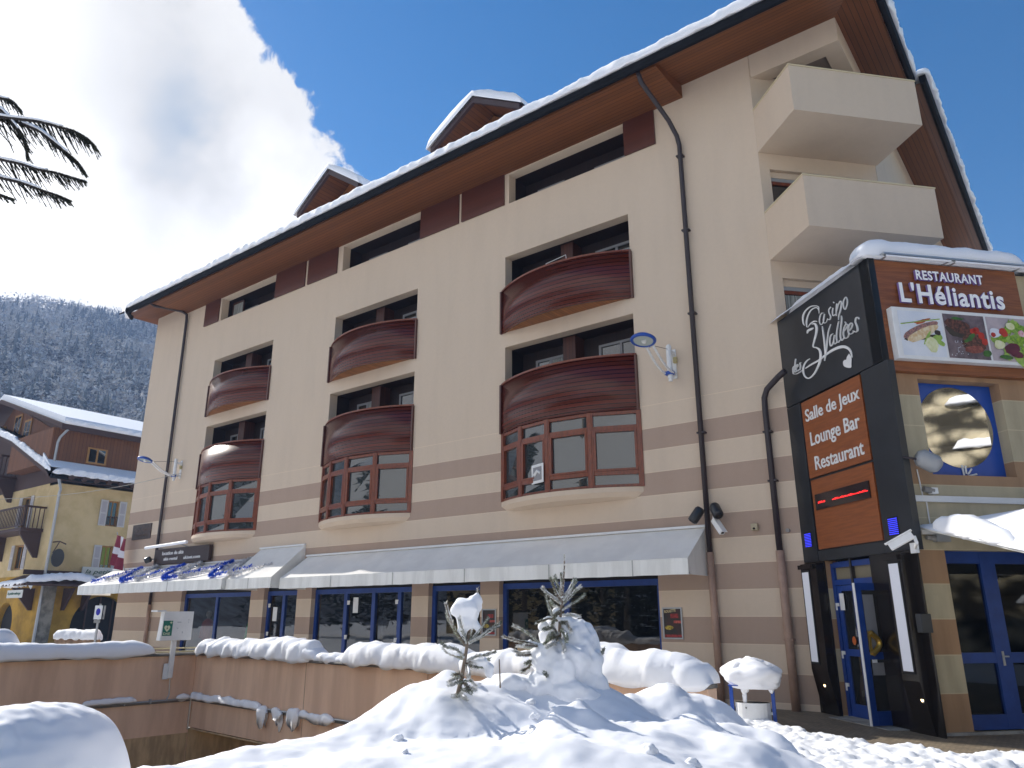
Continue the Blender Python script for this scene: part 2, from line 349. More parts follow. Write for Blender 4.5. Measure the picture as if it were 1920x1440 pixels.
# ================================================================== apartment building
B = empty('apartment_building', (-12, 0, 0), 'long cream apartment building with brown stripes, curved red wood balconies and snowy overhanging roof', 'building')
XL = -27.75; XC = .42; ZT = 15.02
bays = [(-22.45, -18.45), (-14.82, -10.78), (-7.2, -3.1)]
holes = []
for a, b in bays:
    holes += [(a, b, 9.62, 11.86), (a, b, 6.72, 9.04), (a+.05, b-.05, 4.66, 6.5)]
strip = [(-22.4, -18.6), (-14.65, -10.75), (-7.06, -3.1)]
for a, b in strip: holes.append((a, b, 13.6, 14.6))
shops = [(-22.76, -18.31, .3, 2.9), (-17.55, -15.76, .1, 2.9), (-15.02, -10.55, .1, 2.9), (-9.9, -8.02, .1, 2.9), (-7.38, -2.82, .45, 2.9)]
holes += shops
mb = MB(); holes_wall(mb, XL, XC, 0, ZT, holes, m_wall, .32, TF)
mb.box(XL, XL+.01, -6, -.0, 0, ZT, m_wall, TF)         # left flank
wall = mb.build('wall', B)
# core behind the loggias and shops, so nothing is see-through
mb = MB(); mb.box(XL+.02, 2.45, -12, -9, 0, 14.9, m_cream, TF)
mb.build('rear_wall', B)
mb = MB(); mb.box(XL+.02, XC-.3, -9, -.33, 3.0, 4.5, m_dark, TF); mb.box(XL+.02, XC-.3, -9, -.33, 14.75, 14.95, m_dark, TF)
mb.build('floor_slab', B)
# loggia interiors
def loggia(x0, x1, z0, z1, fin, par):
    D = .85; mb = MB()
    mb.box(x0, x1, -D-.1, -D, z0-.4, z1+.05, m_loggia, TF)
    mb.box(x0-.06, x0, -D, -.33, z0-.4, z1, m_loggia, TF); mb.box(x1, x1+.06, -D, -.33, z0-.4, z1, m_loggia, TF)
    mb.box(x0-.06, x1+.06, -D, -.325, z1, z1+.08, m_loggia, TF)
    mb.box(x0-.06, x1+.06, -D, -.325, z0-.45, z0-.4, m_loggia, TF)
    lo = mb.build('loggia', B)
    xm = (x0+x1)/2
    if fin:
        mb = MB(); mb.box(xm-.35, xm+.05, -D, -.40, z0-.4, z1-.002, m_loggia2, TF); mb.build('divider', lo)
    for (a, b) in ((x0+.5, xm-.5), (xm+.55, x1-.15)):
        mb = MB(); t = .07
        zz0, zz1 = z0-.4, z1-(.30 if z1-z0 > 1.2 else .36)
        mb.box(a, b, -D, -D+.06, zz1-t, zz1, m_greyframe, TF); mb.box(a, a+t, -D, -D+.06, zz0, zz1-t, m_greyframe, TF); mb.box(b-t, b, -D, -D+.06, zz0, zz1-t, m_greyframe, TF)
        mb.box((a+b)/2-t/2, (a+b)/2+t/2, -D, -D+.055, zz0, zz1-t, m_greyframe, TF)
        fr = mb.build('window', lo)
        mb = MB(); mb.box(a+t, b-t, -D+.004, -D+.02, zz0, zz1-t, m_glassd, TF); mb.build('pane', fr)
        if (a+b) % 3 > 1.2:
            mb = MB(); n = 22; vs = []; w0 = (b-a)*.5
            for i in range(n+1):
                x = b-t-w0+w0*i/n; vs += [(x, -D+.035+.012*sin(i*1.9), zz0), (x, -D+.035+.012*sin(i*1.9), zz1-t)]
            mb.add(vs, [(2*i, 2*i+2, 2*i+3, 2*i+1) for i in range(n)], m_curtain, TF); mb.build('curtain', fr)
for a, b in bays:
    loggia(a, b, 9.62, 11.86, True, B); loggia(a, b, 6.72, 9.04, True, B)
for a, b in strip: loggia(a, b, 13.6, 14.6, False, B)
# an open casement leaf in the leftmost strip opening, drying racks on two balconies
mb = MB()
for q in ((0, .05), (.75, .8)): mb.box(-22.3+q[0], -22.3+q[1], -.5, -.45, 13.6, 14.5, m_loggia2, TF)
mb.box(-22.3, -21.5, -.5, -.45, 14.42, 14.5, m_loggia2, TF); mb.box(-22.25, -21.55, -.48, -.47, 13.6, 14.42, m_curtain, TF)
mb.build('casement', B)
# protruding wooden panels in the strip
for a, b in ((-23.6, -22.52), (-18.6, -16.76), (-16.6, -14.92), (-10.73, -9.05), (-8.93, -7.22), (-3.09, -2.17)):
    mb = MB(); mb.box(a, b, 0.003, .055, 13.6, 14.72, m_panel, TF); mb.build('wood_panel', B, bevel=.006)
# curved balconies and bays
def arc(x0, x1, bulge, n, o0=0.0, inset=0.0):
    c = (x1-x0)/2; R = (c*c+bulge*bulge)/(2*bulge); xm = (x0+x1)/2; th = math.asin(min(1, c/R)); pts = []
    for i in range(n+1):
        a = -th+2*th*i/n; pts.append((xm+(R-inset)*sin(a), o0+(R-inset)*cos(a)-(R-bulge)))
    return pts
BUL = .62
def bow(x0, x1, zb, zt):
    x0 -= .12; x1 += .03; n = 36
    out = arc(x0, x1, BUL, n); inn = [(x, max(.004, o)) for x, o in arc(x0, x1, BUL, n, inset=.07)]
    mb = MB(); vs = []
    for (x, o), (xi, oi) in zip(out, inn): vs += [(x, o+.004, zb), (x, o+.004, zt), (xi, oi, zt), (xi, oi, zb)]
    fs = []
    for i in range(n):
        k = 4*i
        for e in ((0, 1), (1, 2), (2, 3), (3, 0)): fs.append((k+e[0], k+4+e[0], k+4+e[1], k+e[1]))
    mb.add(vs, fs, m_bow, TF); bal = mb.build('balcony', B, smooth=False)
    for p in bal.data.polygons: p.use_smooth = abs(p.normal.z) < .5
    mb = MB()                                     # underside boards
    poly = [(x, o-.02) for x, o in out][1:-1]; poly = [(x, max(o, .01)) for x, o in poly]
    poly = [(x0+.03, .004)]+poly+[(x1-.03, .004)]
    mb.vprism(poly, zb+.02, zb+.12, m_under, TF); mb.build('floor_boards', bal)
    mb = MB(); vs = []                            # top rail
    o2 = arc(x0, x1, BUL, n, inset=-.02); i2 = arc(x0, x1, BUL, n, inset=.1)
    for (x, o), (xi, oi) in zip(o2, i2): vs += [(x, max(o, .002), zt+.003), (x, max(o, .002), zt+.05), (xi, max(oi, .002), zt+.05), (xi, max(oi, .002), zt+.003)]
    mb.add(vs, fs+[(0, 1, 2, 3), tuple(4*n+q for q in (3, 2, 1, 0))], m_redwood, TF); mb.build('rail', bal)
    for x in (x0, x1):
        mb = MB(); mb.box(x-.025, x+.025, .002, .075, zb-.01, zt, m_panel, TF); mb.build('end_post', bal)
    return bal
def bay_window(x0, x1, z0, z1):
    x0 -= .06; x1 += .02
    P = arc(x0, x1, BUL-.04, 40)
    # lights at fractions of the arc
    cuts = [0, .22, .45, .72, 1.0]; sup = MB()
    root = None
    fr = MB(); panes = []
    for i in range(4):
        a = P[int(round(cuts[i]*40))]; b = P[int(round(cuts[i+1]*40))]
        d = Vector((b[0]-a[0], b[1]-a[1])); ln = d.length; d /= ln; nn = Vector((-d.y, d.x))
        if nn.y < 0: nn = -nn
        T = lambda u, o, z, a=a, d=d, nn=nn: TF(a[0]+d.x*u+nn.x*o, a[1]+d.y*u+nn.y*o, z)
        H = z1-z0; t = .07; zl = z0+.30; zu = z1-.36
        fr.box(-.05, .075, -.12, .045, z0, z1, m_redwood, T); fr.box(ln-.075, ln+.05, -.12, .043, z0, z1, m_redwood, T)
        for q0, q1, o in ((z0, z0+.07, .03), (zl, zl+.1, .034), (zu-.1, zu, .034), (z1-.08, z1, .03)): fr.box(.075, ln-.075, -.1, o, q0, q1, m_redwood, T)
        # inner sash of the main light
        fr.box(.075, .135, -.08, .05, zl+.1, zu-.1, m_redwood, T); fr.box(ln-.135, ln-.075, -.08, .05, zl+.1, zu-.1, m_redwood, T)
        fr.box(.135, ln-.135, -.08, .048, zl+.1, zl+.15, m_redwood, T); fr.box(.135, ln-.135, -.08, .048, zu-.15, zu-.1, m_redwood, T)
        for q0, q1 in ((z0+.07, zl), (zl+.15, zu-.15), (zu, z1-.08)):
            pm = MB(); e = .135 if q0 == zl+.15 else .075; tl = random.uniform(-.012, .012)
            pm.add([(e, -.03+tl, q0), (ln-e, -.03-tl, q0), (ln-e, -.03+tl*.5, q1), (e, -.03-tl*.5, q1)], [(0, 1, 2, 3)], m_glassb, T); panes.append(pm)
    root = fr.build('bay_window', B, bevel=.006)
    for pm in panes: pm.build('pane', root)
    mb = MB(); n = 40; Q = arc(x0-.05, x1+.02, BUL+.02, n); Q2 = arc(x0+.25, x1-.25, BUL-.28, n)   # coved sill
    vs = []
    for (x, o), (x2, o2) in zip(Q, Q2): vs += [(x, max(o, 0)+.002, z0-.003), (x, max(o, 0)+.002, z0-.12), (x*.5+x2*.5, max(o*.5+o2*.5, 0)+.002, z0-.22), (x2, .004, z0-.27)]
    fs = []
    for i in range(n):
        for e in range(3): fs.append((4*i+e, 4*i+4+e, 4*i+5+e, 4*i+1+e))
    mb.add(vs, fs, m_cream, TF); mb.add([(x, max(o, 0)+.002, z0-.003) for x, o in Q], [tuple(range(n+1))], m_cream, TF)
    mb.build('sill', root, smooth=False)
for a, b in bays:
    bow(a, b, 9.46, 10.76); bow(a, b, 6.53, 7.92); bay_window(a, b, 4.66, 6.52)
# ---- chamfered corner wall with windows, flank wall
mb = MB(); hw = [(.26, 2.7, 6.75, 9.03), (.26, 2.7, 9.55, 11.84), (.26, 2.7, 12.3, 13.78)]
holes_wall(mb, 0, 3.09, 0, ZT, hw, m_cream, .22, TW)
mb.build('corner_wall', B)
mb = MB(); mb.add([(2.495, 2.3, 0), (2.495, 16, 0), (2.495, 16, ZT), (2.495, 2.3, ZT)], [(0, 1, 2, 3)], m_cream); mb.build('flank_wall', B)
for a, b, c, d in hw:
    mb = MB(); mb.box(a, b, -.2, -.1, d-.16, d-.003, m_cream, TW); mb.box(a, b, -.19, -.11, d-.25, d-.16, m_alu, TW); mb.box(a, a+.08, -.19, -.12, c, d-.25, m_redwood, TW); mb.box(b-.08, b, -.19, -.12, c, d-.25, m_redwood, TW)
    mb.box(1.4, 1.5, -.19, -.12, c, d-.25, m_redwood, TW); mb.box(a+.08, 1.4, -.19, -.12, d-.33, d-.25, m_redwood, TW); mb.box(1.5, b-.08, -.19, -.12, d-.33, d-.25, m_redwood, TW)
    fr = mb.build('window', B)
    mb = MB(); mb.box(a+.08, 1.4, -.17, -.16, c, d-.33, m_glassd, TW); mb.box(1.5, b-.08, -.17, -.16, c, d-.33, m_glassd, TW); mb.build('pane', fr)
mb = MB(); vs = []; n = 24
for i in range(n+1):
    s = .36+.5*i/n; vs += [(s, -.145+.01*sin(i*2.1), 6.8), (s, -.145+.01*sin(i*2.1), 8.68)]
mb.add(vs, [(2*i, 2*i+2, 2*i+3, 2*i+1) for i in range(n)], m_curtain, TW); mb.build('curtain', B)
# corner beam under the eaves
mb = MB(); mb.box(.45, 2.505, -.38, 0, 14.38, ZT, m_cream, TF); mb.box(2.12, 2.505, -2.29, -.381, 14.38, ZT, m_cream, TF); mb.build('corner_beam', B)
mb = MB(); mb.add([(.77, .381, 14.44), (2.119, .381, 14.44), (2.119, 1.87, 14.44)], [(0, 1, 2)], mat('recess_ceiling', (.21, .165, .13), rough=.9)); mb.build('recess_ceiling', B)  # ceiling colour darkened to stand in for the deep shade of the recess
# box balconies on the corner
for zb, zt in ((12.26, 13.42), (9.44, 10.63)):
    mb = MB(); O = 1.62
    mb.box(0, 3.13, .003, O, zb, zb+.16, m_cream, TW); mb.box(0, .13, .003, O-.13, zb+.16, zt, m_cream, TW); mb.box(3.0, 3.13, .003, O-.13, zb+.16, zt, m_cream, TW)
    mb.box(0, 3.13, O-.13, O, zb+.16, zt, m_cream, TW); bal = mb.build('corner_balcony', B)
    mb = MB(); k = mat('balcony_coping', (.62, .52, .33), rough=.7)
    mb.box(-.015, 3.145, O-.145, O+.015, zt+.003, zt+.035, k, TW); mb.box(-.015, .145, .003, O-.145, zt+.003, zt+.035, k, TW); mb.box(2.985, 3.145, .003, O-.145, zt+.003, zt+.035, k, TW)
    mb.build('coping', bal)
# ---- soffit, eaves, roof
EO = 1.5; XR = 3.42; ZS = 14.64; XS1 = -25.3; XS2 = -1.37
mb = MB()
mb.box(XS1, XS2, 0.003, EO, ZS, ZS+.42, m_soff, TF)                                   # dropped boxed part
mb.add([(XL-.6, 0, ZT), (XS1, 0, ZT), (XS1, EO, ZS+.05), (-27.25, EO, ZS+.05), (XL-.6, .9, ZT-.1)], [(0, 1, 2, 3, 4)], m_soff, TF)
mb.add([(XS2, -.0, ZT), (2.505, 0, ZT), (XR, EO, ZS+.1), (XS2, EO, ZS+.1)], [(0, 1, 2, 3)], m_soff, TF)
mb.build('soffit', B)
mb = MB(); mb.add([(2.505, 0, ZT), (2.505, -16, ZT), (XR, -16, ZS+.1), (XR, EO, ZS+.1)], [(0, 1, 2, 3)], m_soff2, TF)
mb.build('side_soffit', B); mb = MB(); mb.add([(XR, -3.3, ZS+.12), (XR+.26, -3.3, ZS+.1), (XR+.26, -16, ZS+.1), (XR, -16, ZS+.12)], [(0, 1, 2, 3)], m_soff2, TF)
mb.build('side_soffit', B); mb = MB(); mb.add([(XL-.6, .9, ZT-.1), (XL-.6, -4, ZT), (XL, -4, ZT), (XL, 0, ZT)], [(0, 1, 2, 3)], m_soff2, TF)
mb.build('side_soffit', B)
mb = MB(); mb.box(XS2, XS2+.03, .003, EO-.02, ZS+.0, ZT-.0, m_soff2, TF); mb.build('soffit_end_board', B); mb = MB(); mb.box(XS1-.03, XS1, .003, EO-.02, ZS, ZT, m_soff2, TF); mb.build('soffit_end_board', B)
mb = MB()       # gutter: trough profile
def gut(p0, p1, outv, T=None):
    p0 = Vector(p0); p1 = Vector(p1); o = Vector(outv); prof = [(0, -.0), (.02, -.06), (.07, -.1), (.13, -.08), (.155, 0), (.155, .13), (.0, .13)]
    vs = []
    for p in (p0, p1):
        for a, z in prof: vs.append(tuple(p+o*a+Vector((0, 0, z))))
    n = len(prof); mb.add(vs, [(i, (i+1) % n, (i+1) % n+n, i+n) for i in range(n)]+[tuple(range(n)), tuple(range(n, 2*n))[::-1]], m_gut)
gz = ZS+.12
gut((-27.3, -EO, gz), (XR+.12, -EO, gz), (0, -1, 0))
gut((-27.25, -EO-.1, gz+.001), (-27.95, -1.05, gz+.001), (-.6, -.8, 0))
gut((XR, -EO-.1, gz+.002), (XR, 3.3, gz+.002), (1, 0, 0)); gut((XR+.24, 3.15, gz-.05), (XR+.24, 16, gz-.05), (1, 0, 0))
mb.build('gutter', B)
PT = tan(radians(33)); ZE = 14.9
def roofp(mb, m, dz, th, ov):
    z = ZE+dz; Y1 = 6; h = (Y1+EO)*PT
    a = (XL-.7, -EO-ov, z); b = (XR+ov, -EO-ov, z); c = (XR-(Y1+EO), Y1, z+h); d = (XL-.7, Y1, z+h); e = (XR+ov, 16, z); f = (XR-(Y1+EO), 16, z+h)
    for q in ([a, b, c, d], [b, e, f, c], [d, c, f, (XL-.7, 16, z)]):
        mb.add([tuple(p) for p in q]+[(p[0], p[1], p[2]+th) for p in q], [tuple(range(len(q))), tuple(range(len(q), 2*len(q)))]+[(i, (i+1) % len(q), (i+1) % len(q)+len(q), i+len(q)) for i in range(len(q))], m)
mb = MB(); roofp(mb, m_gut, 0, .06, .0); mb.build('roof', B)
# downpipes
def pipe(name, pts, r, m, clips=()):
    mb = MB(); mb.tube(pts, r, m, seg=12, T=TF); o = mb.build(name, B, smooth=True)
    if clips:
        for x, z in clips: mb = MB(); mb.box(x-.09, x+.09, .0, .16, z-.02, z+.02, m, TF); mb.build('pipe_bracket', o)
pipe('downpipe', [(-1.83, 1.5, 14.72), (-1.8, 1.42, 14.45), (-1.55, .5, 13.75), (-1.5, .18, 13.45), (-1.48, .11, 13.2), (-1.5, .11, 3.05)], .06, m_pipe, [(-1.49, z) for z in (12.9, 10.8, 8.6, 5.7)])
pipe('downpipe_foot', [(-1.5, .11, 3.06), (-1.5, .11, 0)], .075, m_pipe2)
pipe('downpipe', [(-25.6, 1.5, 14.75), (-25.6, 1.3, 14.68), (-25.1, .3, 14.62), (-25.0, .12, 14.5), (-24.98, .1, 14.2), (-24.85, .1, 2.2)], .06, m_pipe)
pipe('downpipe_foot', [(-24.85, .1, 2.2), (-24.85, .1, 0)], .07, m_pipe2)
pipe('downpipe', [(.60, .42, 6.66), (.42, .34, 6.58), (.1, .15, 6.42), (.01, .11, 6.25), (0, .11, 6.0), (0.0, .11, 3.0)], .065, m_pipe, [(0, 5.5), (0, 4.45)])
pipe('downpipe_foot', [(0, .11, 3.02), (0, .11, 0)], .085, m_pipe2, [(0, 1.3)])
# dormers
def dormer(xa, xb, yf, zl, za):
    D = empty_part = None
    xm = (xa+xb)/2; mdk = mat('dormer_fascia', (.04, .02, .022), rough=.5)
    mb = MB()
    T = lambda x, y, z: Vector((x, y, z))
    mb.box(xa+.1, xa+.3, yf+.1, yf+4, zl-2.2, zl-.12, m_panel); mb.box(xb-.3, xb-.1, yf+.1, yf+4, zl-2.2, zl-.12, m_panel)
    mb.prism([(xa+.2, zl-2.2), (xb-.2, zl-2.2), (xb-.2, zl-.15), (xm, za-.15), (xa+.2, zl-.15)], yf+1.1, yf+1.2, m_under)
    d = mb.build('dormer', B)
    mb = MB()      # roof: dark fascia with boarded underside
    for s, (p, q) in ((0, (xa-.05, xm)), (1, (xm, xb+.05))):
        z0, z1 = (zl-.05, za) if s == 0 else (za, zl-.05)
        mb.prism([(p, z0), (q, z1), (q, z1-.03), (p, z0-.03)], yf, yf+5.5, mdk)
        mb.prism([(p+.02, z0-.03), (q-.02, z1-.03), (q-.02, z1-.06), (p+.02, z0-.06)], yf+.09, yf+5.4, m_soff2)
        mb.prism([(p, z0-.02), (q, z1-.02), (q, z1-.25), (p, z0-.25)], yf-.03, yf+.08, mdk)
    mb.build('dormer_roof', d)
    mb = MB(); n = 40; m = 14; vs = []
    for j in range(m+1):
        y = yf-.12+5.3*j/m
        for i in range(n+1):
            u = i/n; x = xa-.2+(xb-xa+.4)*u; k = abs(x-xm)/((xb-xa)/2); z = za-(za-zl+.02)*k; edge = min(u, 1-u)*n
            th = .36*min(1, sqrt(max(0, edge)/2.5)) * (min(1, sqrt((j+1.6)/2.2))) + .04*noise.noise(Vector((x*2.5, y*2.5, 3)))*min(1, edge)
            soft = .12*exp(-(x-xm)**2/.18)
            vs.append((x, y, z+max(th, 0)-soft))
    fs = [(j*(n+1)+i, j*(n+1)+i+1, (j+1)*(n+1)+i+1, (j+1)*(n+1)+i) for j in range(m) for i in range(n)]
    o = len(vs)
    for i in range(n+1): vs.append((vs[i][0], vs[i][1]+.03, min(vs[i][2]-.02, za+.0-(za-zl+.02)*abs(vs[i][0]-xm)/((xb-xa)/2)-.01)))
    fs += [(i, i+1, o+i+1, o+i) for i in range(n)]
    mb.add(vs, fs, m_snowroof); mb.build('snow_layer', d, smooth=True)
dormer(-11.35, -7.45, 1.0, 18.0, 19.15)
dormer(-19.05, -15.35, 1.0, 18.05, 19.35)
# snow on the roof
def snow_ribbon(mb, pts, half, h, seed, m=None, droop=.08, seg=14, step=.07, lump=.3, freq=2.2, taper=.5, zr=.06):
    """rounded snow ridge lying along pts: pts -> list of Vectors at the base line"""
    m = m or m_snow
    pts = [Vector(p) for p in pts]; ds = [0]
    for a, b in zip(pts, pts[1:]): ds.append(ds[-1]+(b-a).length)
    tot = ds[-1]; n = max(4, int(tot/step)); vs = []
    for i in range(n+1):
        t = tot*i/n; k = 0
        while k < len(ds)-2 and ds[k+1] < t: k += 1
        u = (t-ds[k])/max(1e-6, ds[k+1]-ds[k]); p = pts[k].lerp(pts[k+1], u); d = (pts[k+1]-pts[k]).normalized(); sdv = Vector((d.y, -d.x, 0)).normalized()
        e = min(t, tot-t)/taper; e = 1 if e >= 1 else sqrt(max(0, 1-(1-e)**2))
        hh = h*(1+lump*fbm((t, seed, 0), freq*.5, 2))*e; ww = half*(1+.25*lump*noise.noise(Vector((t*freq*.6, seed+9, 0))))*(.35+.65*e)
        for j in range(seg):
            a = 2*pi*j/seg; ca, sa = cos(a), sin(a)
            x = ww*(abs(ca)**.8)*(1 if ca > 0 else -1); z = hh*(sa if sa > 0 else 0)**.75 if sa > 0 else 0
            if sa < 0: x *= .96; z = -droop*(1+1.5*noise.noise(Vector((t*2.6, j*.4, seed))))*(abs(ca)**1.5)*e
            q = p+sdv*x+Vector((0, 0, z+.02)); r = fbm(q+Vector((seed*3, 0, 0)), 3.4, 4)*zr*1.3*e
            q += (sdv*ca+Vector((0, 0, max(sa, 0))))*r; vs.append(tuple(q))
    fs = [(i*seg+j, i*seg+(j+1) % seg, (i+1)*seg+(j+1) % seg, (i+1)*seg+j) for i in range(n) for j in range(seg)]
    fs += [tuple(range(seg)), tuple(n*seg+j for j in range(seg))[::-1]]
    mb.add(vs, fs, m)
mb = MB(); roofp(mb, m_snowroof, .12, .2, -.12)
snow_ribbon(mb, [(XL-.9, -.95, gz+.16), (-27.35, -EO-.06, gz+.15), (XR+.1, -EO-.06, gz+.15)], .17, .30, 3, m_snowroof, droop=.05, lump=.3, freq=1.5, zr=.028, step=.06)
snow_ribbon(mb, [(XR+.06, -EO-.06, gz+.15), (XR+.06, 3.35, gz+.15)], .17, .28, 5, m_snowroof, droop=.05, lump=.25, freq=3, zr=.045)
snow_ribbon(mb, [(XR+.3, 3.1, gz+.09), (XR+.3, 16, gz+.09)], .2, .34, 6, m_snowroof, droop=.05, lump=.3, freq=2, zr=.05)
mb.build('roof_snow', B, smooth=True)
# ---- shop fronts
def shopfront(x0, x1, z0, z1, vs_, door=None):
    """vs_: mullion positions"""
    mb = MB(); o0, o1 = -.26, -.16; f = .12; zt = 2.42
    mb.box(x0, x1, o0, o1, zt, zt+.14, m_blue, TF); mb.box(x0, x1, o0, o1-.02, zt+.14, z1, m_dark, TF); mb.box(x0, x0+f, o0, o1, z0, zt, m_blue, TF); mb.box(x1-f, x1, o0, o1, z0, zt, m_blue, TF); mb.box(x0+f, x1-f, o0, o1, z0, z0+.15, m_blue, TF)
    for v in vs_: mb.box(v-.07, v+.07, o0, o1+.004, z0+.15, zt, m_blue, TF)
    fr = mb.build('shop_front', B)
    ed = [x0+f]+sorted(vs_)+[x1-f]
    for a, b in zip(ed, ed[1:]):
        mb = MB(); tl = random.uniform(-.008, .008); mb.add([(a+.01, -.2+tl, z0+.15), (b-.01, -.2-tl, z0+.15), (b-.01, -.2, zt), (a+.01, -.2, zt)], [(0, 1, 2, 3)], m_glass, TF); mb.build('pane', fr)
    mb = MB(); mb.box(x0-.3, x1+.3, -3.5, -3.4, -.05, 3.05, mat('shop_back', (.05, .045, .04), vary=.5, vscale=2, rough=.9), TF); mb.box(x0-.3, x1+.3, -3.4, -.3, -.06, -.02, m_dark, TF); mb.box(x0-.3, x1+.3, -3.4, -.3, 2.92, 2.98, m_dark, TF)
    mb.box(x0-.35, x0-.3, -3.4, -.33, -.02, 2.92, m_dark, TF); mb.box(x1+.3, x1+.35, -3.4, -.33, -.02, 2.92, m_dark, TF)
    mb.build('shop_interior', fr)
    return fr
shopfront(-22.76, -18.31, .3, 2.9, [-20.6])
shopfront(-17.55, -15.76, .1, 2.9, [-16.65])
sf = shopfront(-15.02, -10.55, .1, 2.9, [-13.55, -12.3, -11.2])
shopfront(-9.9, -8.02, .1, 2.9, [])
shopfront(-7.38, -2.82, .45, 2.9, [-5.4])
mb = MB()                                     # hinges and notices
for x, z in ((-13.4, 2.15), (-13.45, 1.15), (-11.3, 2.15), (-11.3, 1.1), (-17.4, 2.1), (-17.4, 1.2)): mb.box(x-.05, x+.05, -.158, -.14, z-.06, z+.06, m_white, TF); mb.box(x-.02, x+.08, -.14, -.135, z+.02, z+.06, m_white, TF)
mb.box(-13.2, -12.98, -.199+.02, -.165, 1.85, 2.3, m_white, TF); mb.box(-17.2, -16.98, -.18, -.165, 1.6, 2.05, m_white, TF)
mb.build('door_fitting', sf)
mb = MB(); mb.box(-6.9, -2.95, -.15, -.145, .46, 1.0, m_ochre, TF) ; mb.build('apron_panel', B)
# mannequins in ski jackets
for x, c, nm, lb in ((-21.9, (.25, .01, .012), 'mannequin', 'mannequin in a red ski jacket behind the shop window'), (-19.0, (.02, .35, .06), 'mannequin', 'mannequin in a green ski jacket behind the shop window')):
    mk = mat('jacket_%d' % int(-x), c, rough=.6); T = lambda a, b, z, x=x: TF(x+a, -.7+b, z)
    t = empty(nm, TF(x, -.7, .0), lb, 'mannequin'); mb = MB(); prof = [(.14, .7), (.2, .85), (.24, .95), (.22, 1.15), (.23, 1.35), (.25, 1.5), (.2, 1.62), (.08, 1.68)]; seg = 14; vs = []
    for r, z in prof:
        for k in range(seg): vs.append((r*cos(2*pi*k/seg), r*.6*sin(2*pi*k/seg), z))
    mb.add(vs, [(i*seg+k, i*seg+(k+1) % seg, (i+1)*seg+(k+1) % seg, (i+1)*seg+k) for i in range(len(prof)-1) for k in range(seg)], mk, T)
    for s in (-1, 1): mb.tube([(s*.22, 0, 1.55), (s*.31, .02, 1.25), (s*.3, .08, .98)], [.085, .075, .06], mk, T=T)
    mb.build('jacket', t, smooth=True)
    mb = MB(); mb.tube([(0, 0, 1.66), (0, 0, 1.74), (0, .0, 1.8), (0, 0, 1.9), (0, 0, 1.96)], [.05, .06, .1, .1, .04], mat('mannequin_skin', (.3, .27, .24)), T=T)
    for s in (-1, 1): mb.tube([(s*.1, 0, .95), (s*.11, 0, .5), (s*.11, 0, .0)], [.12, .1, .08], mat('trousers', (.03, .02, .04)), T=T)
    mb.build('body', t, smooth=True)
# ---- awnings
def awning(name, x0, x1, zw, zf, zb, o, label, seams, cat='awning'):
    t = empty(name, TF((x0+x1)/2, 0, zw), label, cat)
    mb = MB(); n = max(2, int((x1-x0)/.25)); vs = []
    for i in range(n+1):
        x = x0+(x1-x0)*i/n
        for j in range(9):
            v = j/8; sag = .035*sin(pi*v)*(1 if any(abs(x-s) < .2 for s in seams) else -1)+.01*noise.noise(Vector((x*2, v*3, 1)))
            vs.append((x, .01+(o-.01)*v, zw+(zf-zw)*v+sag*.6))
    mb.add(vs, [(i*9+j, i*9+j+1, i*9+j+10, i*9+j+9) for i in range(n) for j in range(8)], m_pvc, TF)
    mb.build('canopy', t, smooth=True)
    mb = MB(); ns = n*2; vs = []
    for i in range(ns+1):
        x = x0+(x1-x0)*i/ns; w = .006*sin(x*4)
        vs += [(x, o+.004+w*.3, zf), (x, o+.006+w, zb+.003*sin(x*9))]
    mb.add(vs, [(2*i, 2*i+2, 2*i+3, 2*i+1) for i in range(ns)], m_val, TF)
    for x in (x0, x1):
        mb.add([(x, .0, zw), (x, o, zf), (x, o+.003, zb), (x, 0, zb)], [(0, 1, 2, 3)], m_val, TF)
    mb.build('valance', t)
    mb = MB(); mb.box(x0-.02, x1+.02, .004, .07, zw+.004, zw+.06, m_white, TF)
    mb.tube([(x0, o-.03, zb+.03), (x1, o-.03, zb+.03)], .02, m_alu, T=TF)
    for s in seams: mb.tube([(s, .03, zw-.05), (s, o-.02, zf-.03)], .018, m_alu, seg=6, T=TF)
    mb.build('frame', t)
    for s in seams: mb = MB(); mb.box(s-.012, s+.012, o+.012, o+.017, zb, zf, mat('seam', (.42, .42, .4)), TF); mb.build('seam', t)
    return t
aw = awning('awning', -15.35, -1.61, 3.6, 2.9, 2.57, 1.0, 'long pale grey awning above the shop windows at street level', [-12.9, -10.3, -7.7, -5.1, -2.9])
awning('awning', -17.95, -15.5, 3.97, 2.93, 2.6, 1.22, 'short raised awning section left of the long grey awning', [-16.7])
awning('awning', -28.4, -18.0, 3.62, 2.95, 2.6, 1.35, 'pale awning decorated with blue and silver tinsel under the ski hire sign', [-24.9, -21.4])
